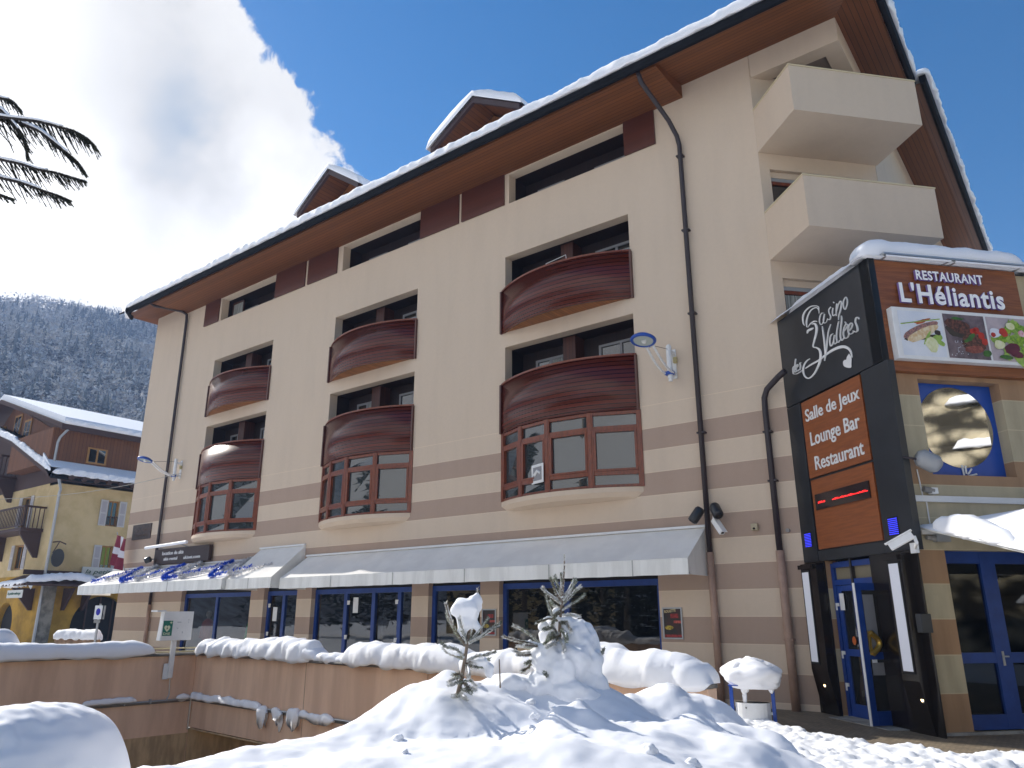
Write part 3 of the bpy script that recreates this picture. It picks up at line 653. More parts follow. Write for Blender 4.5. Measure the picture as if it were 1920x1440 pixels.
# tinsel garlands on the left awning
def tins(cx, col, name, label, off, zo):
    mk = mat('foil_%d' % int(cx), col, rough=.3, metal=.1)
    mb = MB(); pts = []
    for k in range(3):
        x0 = cx+k*3.15
        pts += [(x0, .12), (x0+1.0, .42), (x0+1.9, .78), (x0+2.12, .8), (x0+2.15, .55), (x0+2.25, .22), (x0+2.6, .06)]
    pts.append((cx+9.5+.8, .45))
    P = []
    def surf(x, v): return TF(x, 1.35-(1.3*v), 2.95+.67*v+.1)
    n = 520; segs = len(pts)-1
    for i in range(n+1):
        u = segs*i/n; k = min(int(u), segs-1); f = u-k
        p0 = pts[max(k-1, 0)]; p1 = pts[k]; p2 = pts[k+1]; p3 = pts[min(k+2, segs)]
        cr = [.5*(2*p1[q]+(p2[q]-p0[q])*f+(2*p0[q]-5*p1[q]+4*p2[q]-p3[q])*f*f+(3*p1[q]-p0[q]-3*p2[q]+p3[q])*f**3) for q in (0, 1)]
        P.append(surf(cr[0]+off, max(0, min(1, cr[1]+zo))))
    rnd = random.Random(3); vs = []; fs = []
    for p in P:
        for k in range(9):
            d = Vector((rnd.gauss(0, 1), rnd.gauss(0, 1), rnd.gauss(0, 1))).normalized(); e = d.cross(Vector((rnd.random(), rnd.random(), 1))).normalized()*.022
            q = p+d*.02; r = p+d*rnd.uniform(.09, .14); o = len(vs); vs += [tuple(q-e), tuple(q+e), tuple(r)]; fs.append((o, o+1, o+2))
    mb.add(vs, fs, mk); tag(mb.build(name), label, 'garland')
tins(-27.6, (.015, .13, .7), 'tinsel_garland', 'blue tinsel garland looped in waves along the left awning', 0, 0)
tins(-26.6, (.7, .7, .72), 'tinsel_garland', 'silver tinsel garland looped behind the blue one on the left awning', 0, .06)
# framed notice taped inside the right bay window
mb = MB(); pp = onpl(1010, 887, Vector((-5.5, -.62, 0)), Vector((-.35, -.94, 0))); T = lambda x, d, z: pp+Vector((.94, -.35, 0))*x+Vector((-.35, -.94, 0))*d+Vector((0, 0, z))
mb.box(-.26, .26, .03, .04, -.26, .22, m_white, T); mb.box(-.19, .19, .041, .045, -.19, .15, m_greyframe, T); mb.tube([T(-.12, .05, -.05), T(0, .05, .05), T(.13, .05, -.02)], .035, m_white, seg=6); tag(mb.build('window_notice'), 'square framed notice in the lower left of the right hand bay window', 'notice')
# ================================================================== casino and restaurant wing
R = empty('casino_restaurant', (2.2, -1.2, 0), 'striped casino and restaurant wing with black portal, orange wood sign panels and snowy flat roof', 'building')
FO = 3.05
mb = MB(); hw = [(.73, 2.36, 4.03, 5.72), (.7, 3.3, .02, 2.78)]
holes_wall(mb, .15, 9, 0, 7.9, hw, m_resto, .3, TW, out=FO)
mb.add([(.16, .5, 7.85), (9, .5, 7.85), (9, FO, 7.85), (.16, FO, 7.85)], [(0, 1, 2, 3)], m_conc, TW)
mb.build('wall', R)
mb = MB(); mb.box(.12, 9, 1.3, 1.35, 0, 4, mat('resto_back', (.035, .03, .028), vary=.5, vscale=2), TW); mb.box(.32, 9, 1.35, FO-.3, 3, 3.1, m_dark, TW); mb.box(.32, 9, 1.35, FO-.3, 0.0, .02, m_dark, TW); mb.box(6, 6.05, 1.35, FO-.3, .02, 3, m_dark, TW); mb.build('interior', R)
TL = lambda u, d, z: TW(-d, u, z)            # left face: u = out, d = proud of face, z
# black clad box (left face)
mb = MB()
mb.box(-.0, 3.2, -.13, 0, 5.97, 7.93, m_black, TL); mb.box(0, .5, -.13, -.004, 2.76, 5.955, m_black, TL); mb.box(2.55, 3.3, -.13, -.004, 2.76, 5.955, m_black, TL)
mb.box(.5, 2.55, -.13, -.02, 2.76, 2.95, m_black, TL); mb.box(.5, 2.55, -.13, -.05, 2.95, 5.955, m_black, TL)
mb.build('cladding', R, bevel=.004)
mb = MB(); mb.box(.54, 2.5, -.049, -.01, 4.37, 5.93, m_orange, TL); mb.build('wood_sign_panel', R)
mb = MB(); mb.box(.56, 2.5, -.049, -.01, 2.98, 4.32, m_orange, TL); mb.build('wood_sign_panel', R)
# lettering on the orange panel
sg = empty('wall_sign', TL(1.5, 0, 4.4), 'white words Salle de Jeux, Lounge Bar and Restaurant on the orange panel over the door', 'sign')
for s, u, w, z, h in (('Salle de Jeux', .66, 1.78, 5.42, .33), ('Lounge Bar', .74, 1.6, 4.90, .36), ('Restaurant', .8, 1.55, 4.49, .27)):
    vs, fs = text(s, w, h, .012, bold=.012); mb = MB(); mb.add([(x, d, y) for x, y, d in vs], fs, m_white, lambda x, d, y, u=u, z=z: TL(u+x, d-.002, z+y)); mb.build('lettering', sg)
# LED display
ds = empty('led_display', TL(1.5, 0, 3.8), 'dark scrolling display with a row of red light dots under the lettered panel', 'display')
mb = MB(); mb.box(.68, 2.36, -.01, .02, 3.72, 4.02, mat('display_glass', (.03, .02, .02), rough=.12, spec=.6), TL); mb.build('screen', ds)
mb = MB(); mr = mat('red_led', (.3, 0, 0), emit=(1, .02, .02), es=1.6); rnd = random.Random(5)
u = .78
while u < 2.3:
    w = rnd.uniform(.012, .04)
    if not (1.0 < u < 1.25): mb.box(u, u+w, .021, .024, 3.84, 3.84+rnd.uniform(.015, .035), mr, TL)
    u += w+.02
mb.build('light_dots', ds)
# blue light vents
mbv = mat('blue_led', (0, 0, .3), emit=(.05, .06, 1), es=.8)
for a, b, z0, z1, lb in ((.14, .36, 3.06, 3.33, 'blue louvred light left of the orange panel, above the door pillar'), (2.72, 2.95, 3.04, 3.32, 'blue louvred light right of the orange panel, near the corner')):
    t = empty('wall_light', TL((a+b)/2, 0, z0), lb, 'light', 'blue louvred lights by the casino door'); mb = MB(); mb.box(a-.01, b+.01, .0, .006, z0-.01, z1+.01, m_dark, TL); mb.build('housing', t)
    mb = MB(); n = 9
    for i in range(n): z = z0+(z1-z0)*i/n; mb.box(a, b, .006, .012, z, z+(z1-z0)/n*.42, mbv, TL)
    mb.build('louvre', t)
# pillars
for u0, u1, lu0, lu1, zt, v0, v1 in ((.12, .66, .18, .40, 2.72, -.0, .67), (2.72, 3.12, 2.80, 3.03, 2.72, 2.5, 3.28)):
    T = lambda s, u, z: TW(s, u, z)
    mb = MB(); mb.prism([(.0, 0), (.0, zt), (-.16, zt), (-.16, .78), (-.012, 0)], u0, u1, m_black2, T); mb.box(.001, .04, v0, v1, 0, 2.755, m_black2, T); p = mb.build('pillar', R, bevel=.004)
    mb = MB(); mb.box(-.2, .0, u0-.04, u1-.06, zt-.1, zt-.02, m_black2, T); mb.build('cap', p)
    mb = MB(); mb.box(-.172, -.161, lu0-.03, lu1+.03, .88, 2.6, m_dark, T); mb.build('light_frame', p)
    mb = MB(); mb.box(-.178, -.173, lu0, lu1, .92, 2.56, mat('light_panel', (.62, .63, .68), rough=.4, emit=(.8, .85, 1), es=.08), T); mb.build('light_panel', p)
    uc = lu1+.02; mb = MB(); n = 14; T2 = lambda x, d, y, uc=uc: TW(-.10-d, uc+x, .52+y)
    mb.add([(.033*cos(2*pi*k/n), .012, .033*sin(2*pi*k/n)) for k in range(n)], [tuple(range(n))], mat('spot_glow', (1, .8, .5), emit=(1, .72, .35), es=3), T2)
    mb.add([(.05*cos(2*pi*k/n), .003, .05*sin(2*pi*k/n)) for k in range(n)]+[(.033*cos(2*pi*k/n), .012, .033*sin(2*pi*k/n)) for k in range(n)], [(k, (k+1) % n, (k+1) % n+n, k+n) for k in range(n)], m_alu, T2)
    mb.build('spotlight', p)
# doorway back wall and door
mb = MB(); mb.box(.041, .3, .50, .665, 0, 2.76, m_resto, TW); mb.box(.041, .36, 2.02, 2.5, 0, 2.76, m_black2, TW); mb.box(.36, .4, .6, 2.02, 0, 2.76, m_dark, TW); mb.build('doorway_wall', R)
dr = empty('entrance_door', TW(.33, 1.5, 0), 'blue framed double glass door of the casino, right leaf standing open', 'door')
def leaf(u0, u1, z0, z1, T, root, name='door_leaf', f=.1):
    mb = MB(); mb.box(u0, u0+f, 0, .05, z0, z1, m_blue2 if name == 'x' else m_blue, T); mb.box(u1-f, u1, 0, .05, z0, z1, m_blue, T); mb.box(u0+f, u1-f, 0, .049, z1-f, z1, m_blue, T); mb.box(u0+f, u1-f, 0, .049, z0, z0+.22, m_blue, T); mb.box(u0+f, u1-f, 0, .052, 1.05, 1.17, m_blue, T)
    l = mb.build(name, root, bevel=.004)
    for a, b in ((z0+.22, 1.05), (1.17, z1-f)): mb = MB(); mb.box(u0+f, u1-f, .02, .028, a, b, m_glassd, T); mb.build('pane', l)
    return l
TD = lambda u, d, z: TW(.2-d, .668+(u-.86)*(1.35/1.16), z)
mb = MB(); mb.box(.86, .94, -.02, .06, 0, 2.7, m_blue, TD); mb.box(1.98, 2.06, -.02, .06, 0, 2.7, m_blue, TD); mb.box(.94, 1.98, -.02, .06, 2.3, 2.4, m_blue, TD); mb.box(.94, 1.98, -.02, .06, 2.62, 2.72, m_blue, TD); fr = mb.build('door_frame', dr)
mb = MB(); mb.box(.94, 1.98, .0, .01, 2.4, 2.62, m_mirror if 0 else mat('transom', (.22, .19, .13), rough=.1), TD); mb.build('transom_pane', fr)
lf = leaf(.95, 1.45, .02, 2.29, TD, dr)
mb = MB(); mb.box(1.0, 1.12, .053, .056, 1.85, 2.15, m_white, TD); mb.build('notice', lf)
mb = MB(); n = 16; mb.add([(1.25+.05*cos(2*pi*k/n), .053, 1.32+.075*sin(2*pi*k/n)) for k in range(n)], [tuple(range(n))], mat('sticker', (.55, .12, .02)), TD); mb.build('sticker', lf)
mb = MB()
for z in (.55, 1.1, 1.95): mb.box(.9, .98, .053, .075, z-.03, z+.03, m_white, TD); mb.box(.9, .93, .053, .075, z-.1, z-.03, m_white, TD)
mb.build('hinge', lf)
H0 = Vector((1.69, -1.63, 0)); H1 = Vector((2.16, -.99, 0)); hd = (H1-H0).normalized(); hn = Vector((hd.y, -hd.x, 0))
TO = lambda u, d, z: H0+hd*u+hn*d+Vector((0, 0, z))
l2 = leaf(0, .82, .03, 2.29, TO, dr, f=.12)
mb = MB(); mb.box(-.012, .0, .0, .052, .03, 2.29, mat('white_edge', (.7, .7, .7)), TO); mb.build('edge_strip', l2)
mb = MB(); mg = mat('brass', (.62, .40, .08), rough=.3, metal=.8)
mb.box(.13, .16, .052, .09, 1.12, 1.5, mg, TO); mb.tube([(.145+.16*sin(pi*k/10)*1.0, .1, 1.14+.34*k/10) for k in range(11)], .045, mg, T=TO); mb.box(.15, .24, .053, .07, 1.0, 1.05, m_white, TO); mb.build('handle', l2)
mb = MB(); mb.box(.16, .4, .03, .034, .8, 1.0, m_greyframe, TO); mb.box(.14, .36, .03, .034, 1.2, 2.1, m_greyframe, TO); mb.build('frosted_strip', l2)
mb = MB(); mb.box(-.3, .27, .75, 2.45, .0, .02, m_conc, TW); mb.build('threshold', R)
# box on the pillar
mb = MB(); mb.box(3.29, 3.42, .02, .2, 1.5, 1.78, m_black, TL); tag(mb.build('letter_box', bevel=.01), 'small black metal box fixed to the right door pillar of the casino', 'box')
# Casino emblem: traced strokes laid on the black cladding
em = empty('casino_emblem', TL(1.5, 0, 6.2), 'white flowing script reading Casino des 3 Vallees on the black cladding', 'sign')
def smooth(P, k=6):
    out = []; n = len(P)
    for i in range(n-1):
        p0 = P[max(i-1, 0)]; p1 = P[i]; p2 = P[i+1]; p3 = P[min(i+2, n-1)]
        for j in range(k):
            f = j/k; out.append(tuple(.5*(2*p1[q]+(p2[q]-p0[q])*f+(2*p0[q]-5*p1[q]+4*p2[q]-p3[q])*f*f+(3*p1[q]-p0[q]-3*p2[q]+p3[q])*f**3) for q in range(len(p1))))
    return out+[P[-1]]
def uvz(x, y):          # crop pixel -> (out, z) on the left face
    p = onpl(1470+x/6.544, 520+y/6.544, C0, DW); return ((p-C0).dot(NW), p.z)
strokes = [
 [(432,395,8),(425,362,10),(385,350,12),(325,362,16),(265,415,20),(236,485,22),(240,560,16),(258,592,6)],
 [(432,445,3),(432,405,10),(400,372,12),(340,400,14),(298,470,16),(280,550,20),(284,612,8)],
 [(290,688,14),(300,655,30),(340,635,30),(368,620,12)], [(296,615,4),(330,568,12),(375,540,16),(415,542,10)],
 [(345,575,8),(385,572,26),(405,620,32),(398,690,28),(375,780,20),(362,850,14),(400,862,18),(440,890,30),(455,950,32),(445,1030,30),(415,1110,26),(370,1190,20),(310,1238,18),(262,1215,20),(240,1150,22),(250,1080,20),(285,1025,16),(325,998,10)],
 [(268,1118,10),(340,1070,22),(430,1020,24),(500,965,26),(600,895,34),(700,855,42),(770,860,40),(820,905,26),(842,985,8)],
 [(500,440,4),(470,440,9),(447,480,10),(440,545,10),(460,582,9),(490,540,7),(503,450,6)], [(503,450,8),(488,520,8),(498,562,9),(525,548,5),(540,505,4)],
 [(582,362,12),(556,398,10),(560,440,10),(578,480,12),(566,520,10),(540,512,8)], [(606,375,10),(600,430,9),(610,472,9),(640,450,5)], [(612,302,10),(622,318,10)],
 [(655,322,12),(648,400,10),(648,475,8)], [(650,420,5),(672,340,8),(698,292,10),(712,320,12),(700,400,12),(680,470,9),(676,525,5)],
 [(765,240,7),(738,290,10),(735,350,10),(755,395,9),(780,340,8),(784,280,8),(768,240,7)],
 [(476,600,5),(488,680,14),(503,790,18),(512,900,18),(514,960,16),(504,1025,5)], [(580,575,4),(553,660,8),(540,760,12),(530,860,14),(515,960,16)],
 [(612,690,6),(582,715,10),(570,780,11),(582,845,10),(612,800,8),(628,710,6)], [(628,705,9),(618,790,9),(630,820,8),(660,790,5)],
 [(680,540,6),(660,640,9),(652,740,10),(668,800,10),(695,770,6)], [(712,470,5),(716,530,12),(704,640,10),(702,730,10),(716,775,10),(745,740,5)],
 [(742,668,5),(778,620,8),(790,585,8),(770,575,8),(745,630,10),(738,700,10),(755,748,10),(790,735,7),(808,690,4)], [(757,545,6),(772,572,10)],
 [(812,655,5),(840,615,8),(848,575,8),(830,560,8),(805,600,10),(798,660,10),(812,695,10),(845,690,7),(868,655,4)],
 [(928,515,12),(918,490,8),(893,500,9),(885,545,10),(905,600,12),(912,650,12),(888,672,10),(858,655,6)],
 [(152,1000,4),(143,1070,7),(136,1130,7),(140,1165,7),(165,1150,5)], [(150,1085,5),(125,1100,7),(118,1140,7),(135,1165,6)], [(160,1110,5),(178,1090,6),(176,1068,6),(160,1090,7),(158,1130,7),(172,1152,6),(196,1130,4)], [(222,1045,7),(206,1055,6),(212,1095,7),(206,1132,6),(192,1138,5)], [(118,1150,5),(128,1185,7),(165,1185,8),(205,1165,7),(236,1140,5)],
]
mb = MB()
for k, st in enumerate(strokes):
    P = smooth(st); vs = []
    for i, (x, y, w) in enumerate(P):
        a = P[max(i-1, 0)]; b = P[min(i+1, len(P)-1)]; dx, dy = b[0]-a[0], b[1]-a[1]; l = sqrt(dx*dx+dy*dy) or 1; nx, ny = -dy/l*w*.4, dx/l*w*.4
        for sg_ in (1, -1):
            u, z = uvz(x+nx*sg_, y+ny*sg_)
            vs += [(u, .012+k*.0007, z), (u, -.002, z)]
    n = len(P); fs = [(4*i, 4*i+2, 4*i+6, 4*i+4) for i in range(n-1)]+[(4*i+1, 4*i+5, 4*i+4, 4*i) for i in range(n-1)]+[(4*i+2, 4*i+6, 4*i+7, 4*i+3) for i in range(n-1)]
    mb.add(vs, fs, m_white, TL)
hp = smooth([(805,935),(835,985),(834,1060),(830,1108),(775,1106),(740,1085),(732,1040),(748,1015),(770,1010),(780,975),(805,935)], 4)
vv = [uvz(*p) for p in hp]; mb.add([(u, .013, z) for u, z in vv], [tuple(range(len(vv)))], m_white, TL)
mb.build('script', em)
# ---- front sign board
TS = lambda s, d, z: TW(s, FO+d, z)
sb = empty('sign_board', TS(1.6, .1, 5.9), 'brown wood board with raised white letters RESTAURANT L\'Heliantis above three food pictures', 'sign')
mb = MB(); mb.box(.13, 3.05, .005, .14, 5.80, 7.90, m_signwood, TS); mb.build('board', sb)
mb = MB(); mb.box(.0, .125, -.12, .15, 5.97, 7.93, m_black, TS); mb.build('corner_trim', R)
ml = mat('letter_white', (.9, .9, .9), rough=.35); mls = mat('letter_side', (.25, .17, .42), rough=.5)
def raised(s, u, w, z, h, bold, sp=1):
    vs, fs = text(s, w, h, .05, bold=bold, space=sp); mb = MB(); mb.add([(x, d, y) for x, y, d in vs], fs, mls, lambda x, d, y: TS(u+x, .19+d, z+y))
    o = mb.build('lettering', sb); o.data.materials.append(ml)
    for p in o.data.polygons:
        if abs(p.normal.dot(NW)) > .9 and (o.data.vertices[p.vertices[0]].co+ORG[sb.name]-C0).dot(NW) > FO+.2: p.material_index = 1
raised('RESTAURANT', .88, 1.38, 7.54, .19, .028, 1.1)
raised("L'Héliantis", .5, 2.12, 7.07, .40, .026, 1.1)
# picture box
mb = MB(); mb.box(.22, 3.35, .141, .28, 5.98, 6.94, m_white, TS); pb = mb.build('picture_box', sb, bevel=.008)
TP = lambda s, z, d=0.0: TS(s, .285+d, z-.03)
def blob(mb, cx, cz, rx, rz, m, d, ang=0, n=18, rough=.12, seed=0):
    vs = []
    for k in range(n):
        t = 2*pi*k/n; r = 1+rough*noise.noise(Vector((cos(t)*2, sin(t)*2, seed+cx*7)))*2
        x = rx*r*cos(t); z = rz*r*sin(t); vs.append((cx+x*cos(ang)-z*sin(ang), d, cz+x*sin(ang)+z*cos(ang)))
    mb.add(vs, [tuple(range(n))], m, lambda a, dd, b: TS(a, .285+dd, b-.035))
def panelp(x0, x1, z0, z1, m, nm):
    mb = MB(); mb.add([(x0, 0, z0), (x1, 0, z0), (x1, 0, z1), (x0, 0, z1)], [(0, 1, 2, 3)], m, lambda a, dd, b: TS(a, .283+dd, b-.035)); return mb
pm = lambda n, c, c2=None, sc=8: mat('print_'+n, c, rough=.35, col2=c2 or tuple(q*.55 for q in c), vscale=sc, detail=8)
k_w = pm('plate', (.72, .74, .78), (.62, .66, .74), 2); k_fish = pm('fish', (.42, .2, .15), (.15, .09, .10), 30); k_flesh = pm('flesh', (.72, .62, .42), (.6, .4, .2), 14); k_carrot = pm('carrot', (.5, .13, .03)); k_green = pm('green', (.05, .16, .02)); k_lgreen = pm('lgreen', (.35, .5, .1), (.2, .34, .05)); k_cream = pm('cream', (.72, .72, .5), (.6, .62, .3)); k_dark = pm('darkfood', (.05, .035, .02)); k_meat = pm('meat', (.16, .055, .03), (.03, .012, .008), 22); k_meat2 = pm('meatcut', (.30, .09, .06), (.16, .04, .03), 14); k_tom = pm('tomato', (.5, .03, .01), (.35, .02, .01)); k_slate = pm('slate', (.19, .14, .15), (.09, .065, .075), 5); k_beet = pm('beet', (.13, .01, .035)); k_lett = pm('lettuce', (.30, .46, .03), (.09, .22, .01), 18); k_rad = pm('radish', (.6, .12, .22), (.7, .6, .6), 12)
mb = panelp(.32, 1.17, 6.08, 6.91, k_w, '')
mb.tube([TS(.35, .287, 6.62), TS(1.14, .287, 6.76)], .01, k_lgreen, seg=4)
blob(mb, .72, 6.42, .36, .045, k_dark, .002, .15); blob(mb, .73, 6.56, .40, .095, k_fish, .003, .42, rough=.08); blob(mb, .76, 6.50, .36, .09, k_flesh, .004, .45, rough=.08); blob(mb, .78, 6.73, .17, .035, k_carrot, .005, .3, rough=.3)
blob(mb, .9, 6.3, .12, .14, k_cream, .006, .2); blob(mb, 1.02, 6.42, .12, .07, k_lgreen, .005, .5); blob(mb, 1.05, 6.53, .06, .05, k_dark, .007); blob(mb, 1.07, 6.35, .1, .05, k_lgreen, .004, -.5); blob(mb, .83, 6.42, .16, .03, k_lgreen, .0055, 1.0)
mb.build('picture', pb)
mb = panelp(1.21, 2.04, 6.08, 6.91, k_slate, '')
blob(mb, 1.5, 6.68, .26, .13, k_meat, .002, -.25, rough=.1, seed=2); blob(mb, 1.74, 6.38, .24, .19, k_meat, .003, -.1, seed=3); blob(mb, 1.74, 6.26, .19, .07, k_meat2, .004, .1); blob(mb, 1.42, 6.58, .2, .1, k_dark, .0015, -.3); blob(mb, 1.5, 6.83, .13, .03, k_green, .004, -.1, rough=.4)
for q in ((1.84, 6.62), (1.92, 6.53), (1.78, 6.6), (1.97, 6.42)): blob(mb, q[0], q[1], .065, .065, k_tom, .005)
blob(mb, 1.7, 6.48, .12, .035, k_green, .006, .7, rough=.4); blob(mb, 1.98, 6.2, .09, .06, k_green, .004, .2); blob(mb, 1.63, 6.42, .1, .02, k_green, .007, .3, rough=.4)
rnd = random.Random(2)
for k in range(26): blob(mb, rnd.uniform(1.25, 1.6), rnd.uniform(6.12, 6.4), .008, .008, k_w, .003, n=6)
mb.build('picture', pb)
mb = panelp(2.08, 3.3, 6.08, 6.91, pm('paleboard', (.5, .42, .44), (.38, .33, .36), 3), '')
for k in range(40):
    a = rnd.uniform(0, 6.28); r = sqrt(rnd.random()); blob(mb, 2.68+.5*r*cos(a), 6.46+.34*r*sin(a), rnd.uniform(.06, .15), rnd.uniform(.04, .1), k_lett if k % 3 else k_lgreen, .001+k*.0004, rnd.uniform(0, 3), rough=.45, seed=k)
for q in ((2.2, 6.6, .12, k_w), (2.25, 6.38, .11, k_cream), (2.55, 6.75, .09, k_cream)): blob(mb, q[0], q[1], q[2], q[2]*.8, q[3], .018)
for q in ((2.38, 6.62, .09, k_tom), (2.16, 6.56, .05, k_tom), (2.75, 6.62, .07, k_rad), (3.0, 6.7, .1, k_tom)): blob(mb, q[0], q[1], q[2], q[2]*.9, q[3], .019)
blob(mb, 2.5, 6.32, .16, .1, k_beet, .02, .3); blob(mb, 2.56, 6.22, .14, .07, k_beet, .021, -.2); blob(mb, 2.35, 6.15, .14, .04, k_green, .0185)
mb.build('picture', pb)
# tube lights over the sign
for a, b, lb in ((.25, 1.55, 'left one of two white tube lights along the top of the restaurant sign'), (1.65, 3.05, 'right one of two white tube lights along the top of the restaurant sign')):
    t = empty('tube_light', TS(a, .3, 7.9), lb, 'light', 'tube lights over the restaurant sign'); mb = MB(); mb.tube([TS(a, .33, 7.90), TS(b, .33, 7.90)], .022, mat('tube_white', (.85, .85, .88), rough=.3)); mb.build('tube', t)
    mb = MB(); mb.box(a-.05, b+.05, .12, .34, 7.935, 7.965, m_alu, TS); mb.box(a, a+.04, .14, .33, 7.9, 7.934, m_alu, TS); mb.box(b-.04, b, .14, .33, 7.9, 7.934, m_alu, TS); mb.build('housing', t)
# roof snow on the wing
mb = MB(); n, m = 60, 16; vs = []
for j in range(m+1):
    for i in range(n+1):
        s = -.12+9*i/n; o = FO+.30-3.6*j/m; e = min(1, sqrt(min(i, 6)/6)); e2 = min(1, sqrt(j/2.5))
        vs.append((s, o-.1*(1-e2)*0, 7.93+.36*e*e2*(1+.18*noise.noise(Vector((s*1.1, o, 2))))-.03*(j == 0)))
fs = [(j*(n+1)+i, j*(n+1)+i+1, (j+1)*(n+1)+i+1, (j+1)*(n+1)+i) for j in range(m) for i in range(n)]
o_ = len(vs); vs += [(vs[i][0], FO+.1, 7.93) for i in range(n+1)]; fs += [(i, i+1, o_+i+1, o_+i) for i in range(n)]
mb.add(vs, fs, m_snowroof, TW)
snow_ribbon(mb, [TW(.22, .3, 7.94), TW(.22, 2.7, 7.94)], .2, .22, 18, m_snowroof, lump=.12, zr=.02); snow_ribbon(mb, [TW(-.14, FO-.06, 7.97), TW(3.35, FO-.02, 7.97)], .30, .38, 17, m_snowroof, lump=.14, zr=.02, droop=.03)
snow_ribbon(mb, [TW(3.3, 3.4, 7.96), TW(9, 3.4, 7.96)], .2, .32, 8, m_snowroof, lump=.15)
snow_ribbon(mb, [TW(2.9, -.6, 8.9), TW(4.2, -.9, 9.35), TW(7, -.9, 9.4)], .5, .3, 4, m_snowroof, lump=.15, taper=1.2); mb.build('roof_snow', R, smooth=True)
mb = MB(); mb.box(3.3, 8, -2, -.5, 7.9, 9.2, m_dark, TW); mb.build('roof_housing', R)
# window with round mirror
mb = MB(); mb.box(.73, 2.36, -.29, -.22, 4.03, 5.72, m_blue2, TS); wn = mb.build('window', R)
mb = MB(); n = 48; cx, cz, rr = 1.52, 4.93, .73
mb.add([(cx+rr*cos(2*pi*k/n), -.205, cz+rr*sin(2*pi*k/n)) for k in range(n)], [tuple(range(n))], m_mirror, TS)
mb.add([(cx+rr*cos(2*pi*k/n), -.205, cz+rr*sin(2*pi*k/n)) for k in range(n)]+[(cx+rr*cos(2*pi*k/n), -.22, cz+rr*sin(2*pi*k/n)) for k in range(n)], [(k, (k+1) % n, (k+1) % n+n, k+n) for k in range(n)], m_alu, TS); mb.build('round_pane', wn)
mb = MB()
for a in (.25, .75, 1.25): mb.tube([TS(1.55+.05*cos(a+.3), -.2, 4.05+.05*sin(a)), TS(1.55+.24*cos(a+.3), -.2, 4.05+.2*sin(a))], .016, m_white, seg=6)
mb.tube([TS(1.5, -.2, 4.04), TS(1.49, -.2, 4.25)], .016, m_white, seg=6); mb.build('sticker', wn)
# glazed restaurant doors
mb = MB(); B2 = [(.7, .78), (1.5, 1.78), (2.45, 2.6)]
for a, b in B2+[(3.2, 3.3)]: mb.box(a, b, -.28, -.2, .04, 2.78, m_blue, TS)
mb.box(.78, 3.2, -.28, -.205, 2.58, 2.78, m_blue, TS); mb.box(.78, 3.2, -.28, -.205, 1.02, 1.18, m_blue, TS); mb.box(.78, 3.2, -.28, -.205, .04, .26, m_blue, TS); gd = mb.build('glazed_door', R)
for a, b in ((.78, 1.5), (1.78, 2.45), (2.6, 3.2)):
    for z0, z1 in ((.26, 1.02), (1.18, 2.58)):
        mb = MB(); mb.box(a, b, -.25, -.243, z0, z1, m_glassr, TS); mb.build('pane', gd)
mb = MB(); mb.tube([TS(1.6, -.18, 1.12), TS(1.68, -.14, 1.12)], .012, m_alu); mb.box(1.6, 1.64, -.2, -.19, .98, 1.2, m_alu, TS); mb.build('handle', gd)
mb = MB(); mb.box(.12, 3.4, .0, .04, 0, .05, m_conc, TS); mb.build('plinth', R)
# trunking, wires, fittings on the restaurant wall
mb = MB(); mb.box(.2, 9, .002, .05, 3.56, 3.66, m_white, TS); mb.tube([TS(.45, .02, 3.66), TS(.42, .02, 4.1)], .012, m_white, seg=6); mb.tube([TS(.5, .02, 3.56), TS(.5, .02, 3.2)], .012, m_white, seg=6); tag(mb.build('cable_trunking'), 'white cable trunking running along the striped restaurant wall', 'trunking')
t = empty('floodlight', TS(.4, .2, 4.2), 'grey round floodlight on an arm beside the black casino corner', 'floodlight')
mb = MB(); mb.tube([TW(.02, 3.3, 4.25), TW(.1, 3.38, 4.22), TS(.3, .3, 4.2)], .018, m_pipe, seg=8); mb.build('arm', t)
mb = MB(); mb.tube([TS(.24, .28, 4.27), TS(.3, .3, 4.24), TS(.5, .36, 4.12), TS(.56, .37, 4.08)], [.09, .15, .155, .1], mat('lamp_grey', (.32, .33, .34), rough=.35), seg=18); mb.build('lamp_head', t, smooth=True)
t = empty('sensor', TS(.5, .05, 3.7), 'small pale sensor mounted above the white cable trunking', 'sensor'); mb = MB(); mb.tube([TS(.43, .09, 3.76), TS(.6, .1, 3.73)], .05, m_conc, seg=12); mb.box(.55, .66, .04, .14, 3.68, 3.78, m_white, TS); mb.build('sensor_body', t)
t = empty('sensor', TS(.55, .05, 2.95), 'small beige floodlight under the snowy restaurant awning', 'floodlight'); mb = MB(); mb.box(.5, .75, .03, .13, 2.9, 3.02, m_alu, TS); mb.tube([TS(.35, .08, 2.97), TS(.5, .08, 2.95)], .04, m_conc, seg=8); mb.build('sensor_body', t)
t = empty('security_camera', TL(3.2, .1, 2.9), 'long white security camera pointing down over the casino door', 'camera')
ca = at(1669, 1027, 9.9); cb = at(1712, 1003, 9.75); cdv = (cb-ca).normalized(); cu_ = Vector((0, 0, 1)); cs_ = cdv.cross(cu_).normalized(); cup = cs_.cross(cdv)
TC_ = lambda u, v, w: ca+cdv*u+cs_*v+cup*w
ln = (cb-ca).length
mb = MB(); mb.box(0, ln, -.055, .055, -.04, .05, m_white, TC_); mb.box(-.03, ln+.02, -.065, .065, .052, .07, m_white, TC_); mb.box(-.004, 0, -.04, .04, -.03, .04, m_dark, TC_); mb.build('camera_body', t, bevel=.006)
mb = MB(); mb.tube([cb-cup*.02, cb+Vector((.03, -.02, -.1)), TL(3.3, .02, 2.78)], .022, m_white, seg=8); mb.box(3.22, 3.36, -.0, .05, 2.7, 2.86, m_white, TL); mb.build('bracket', t)
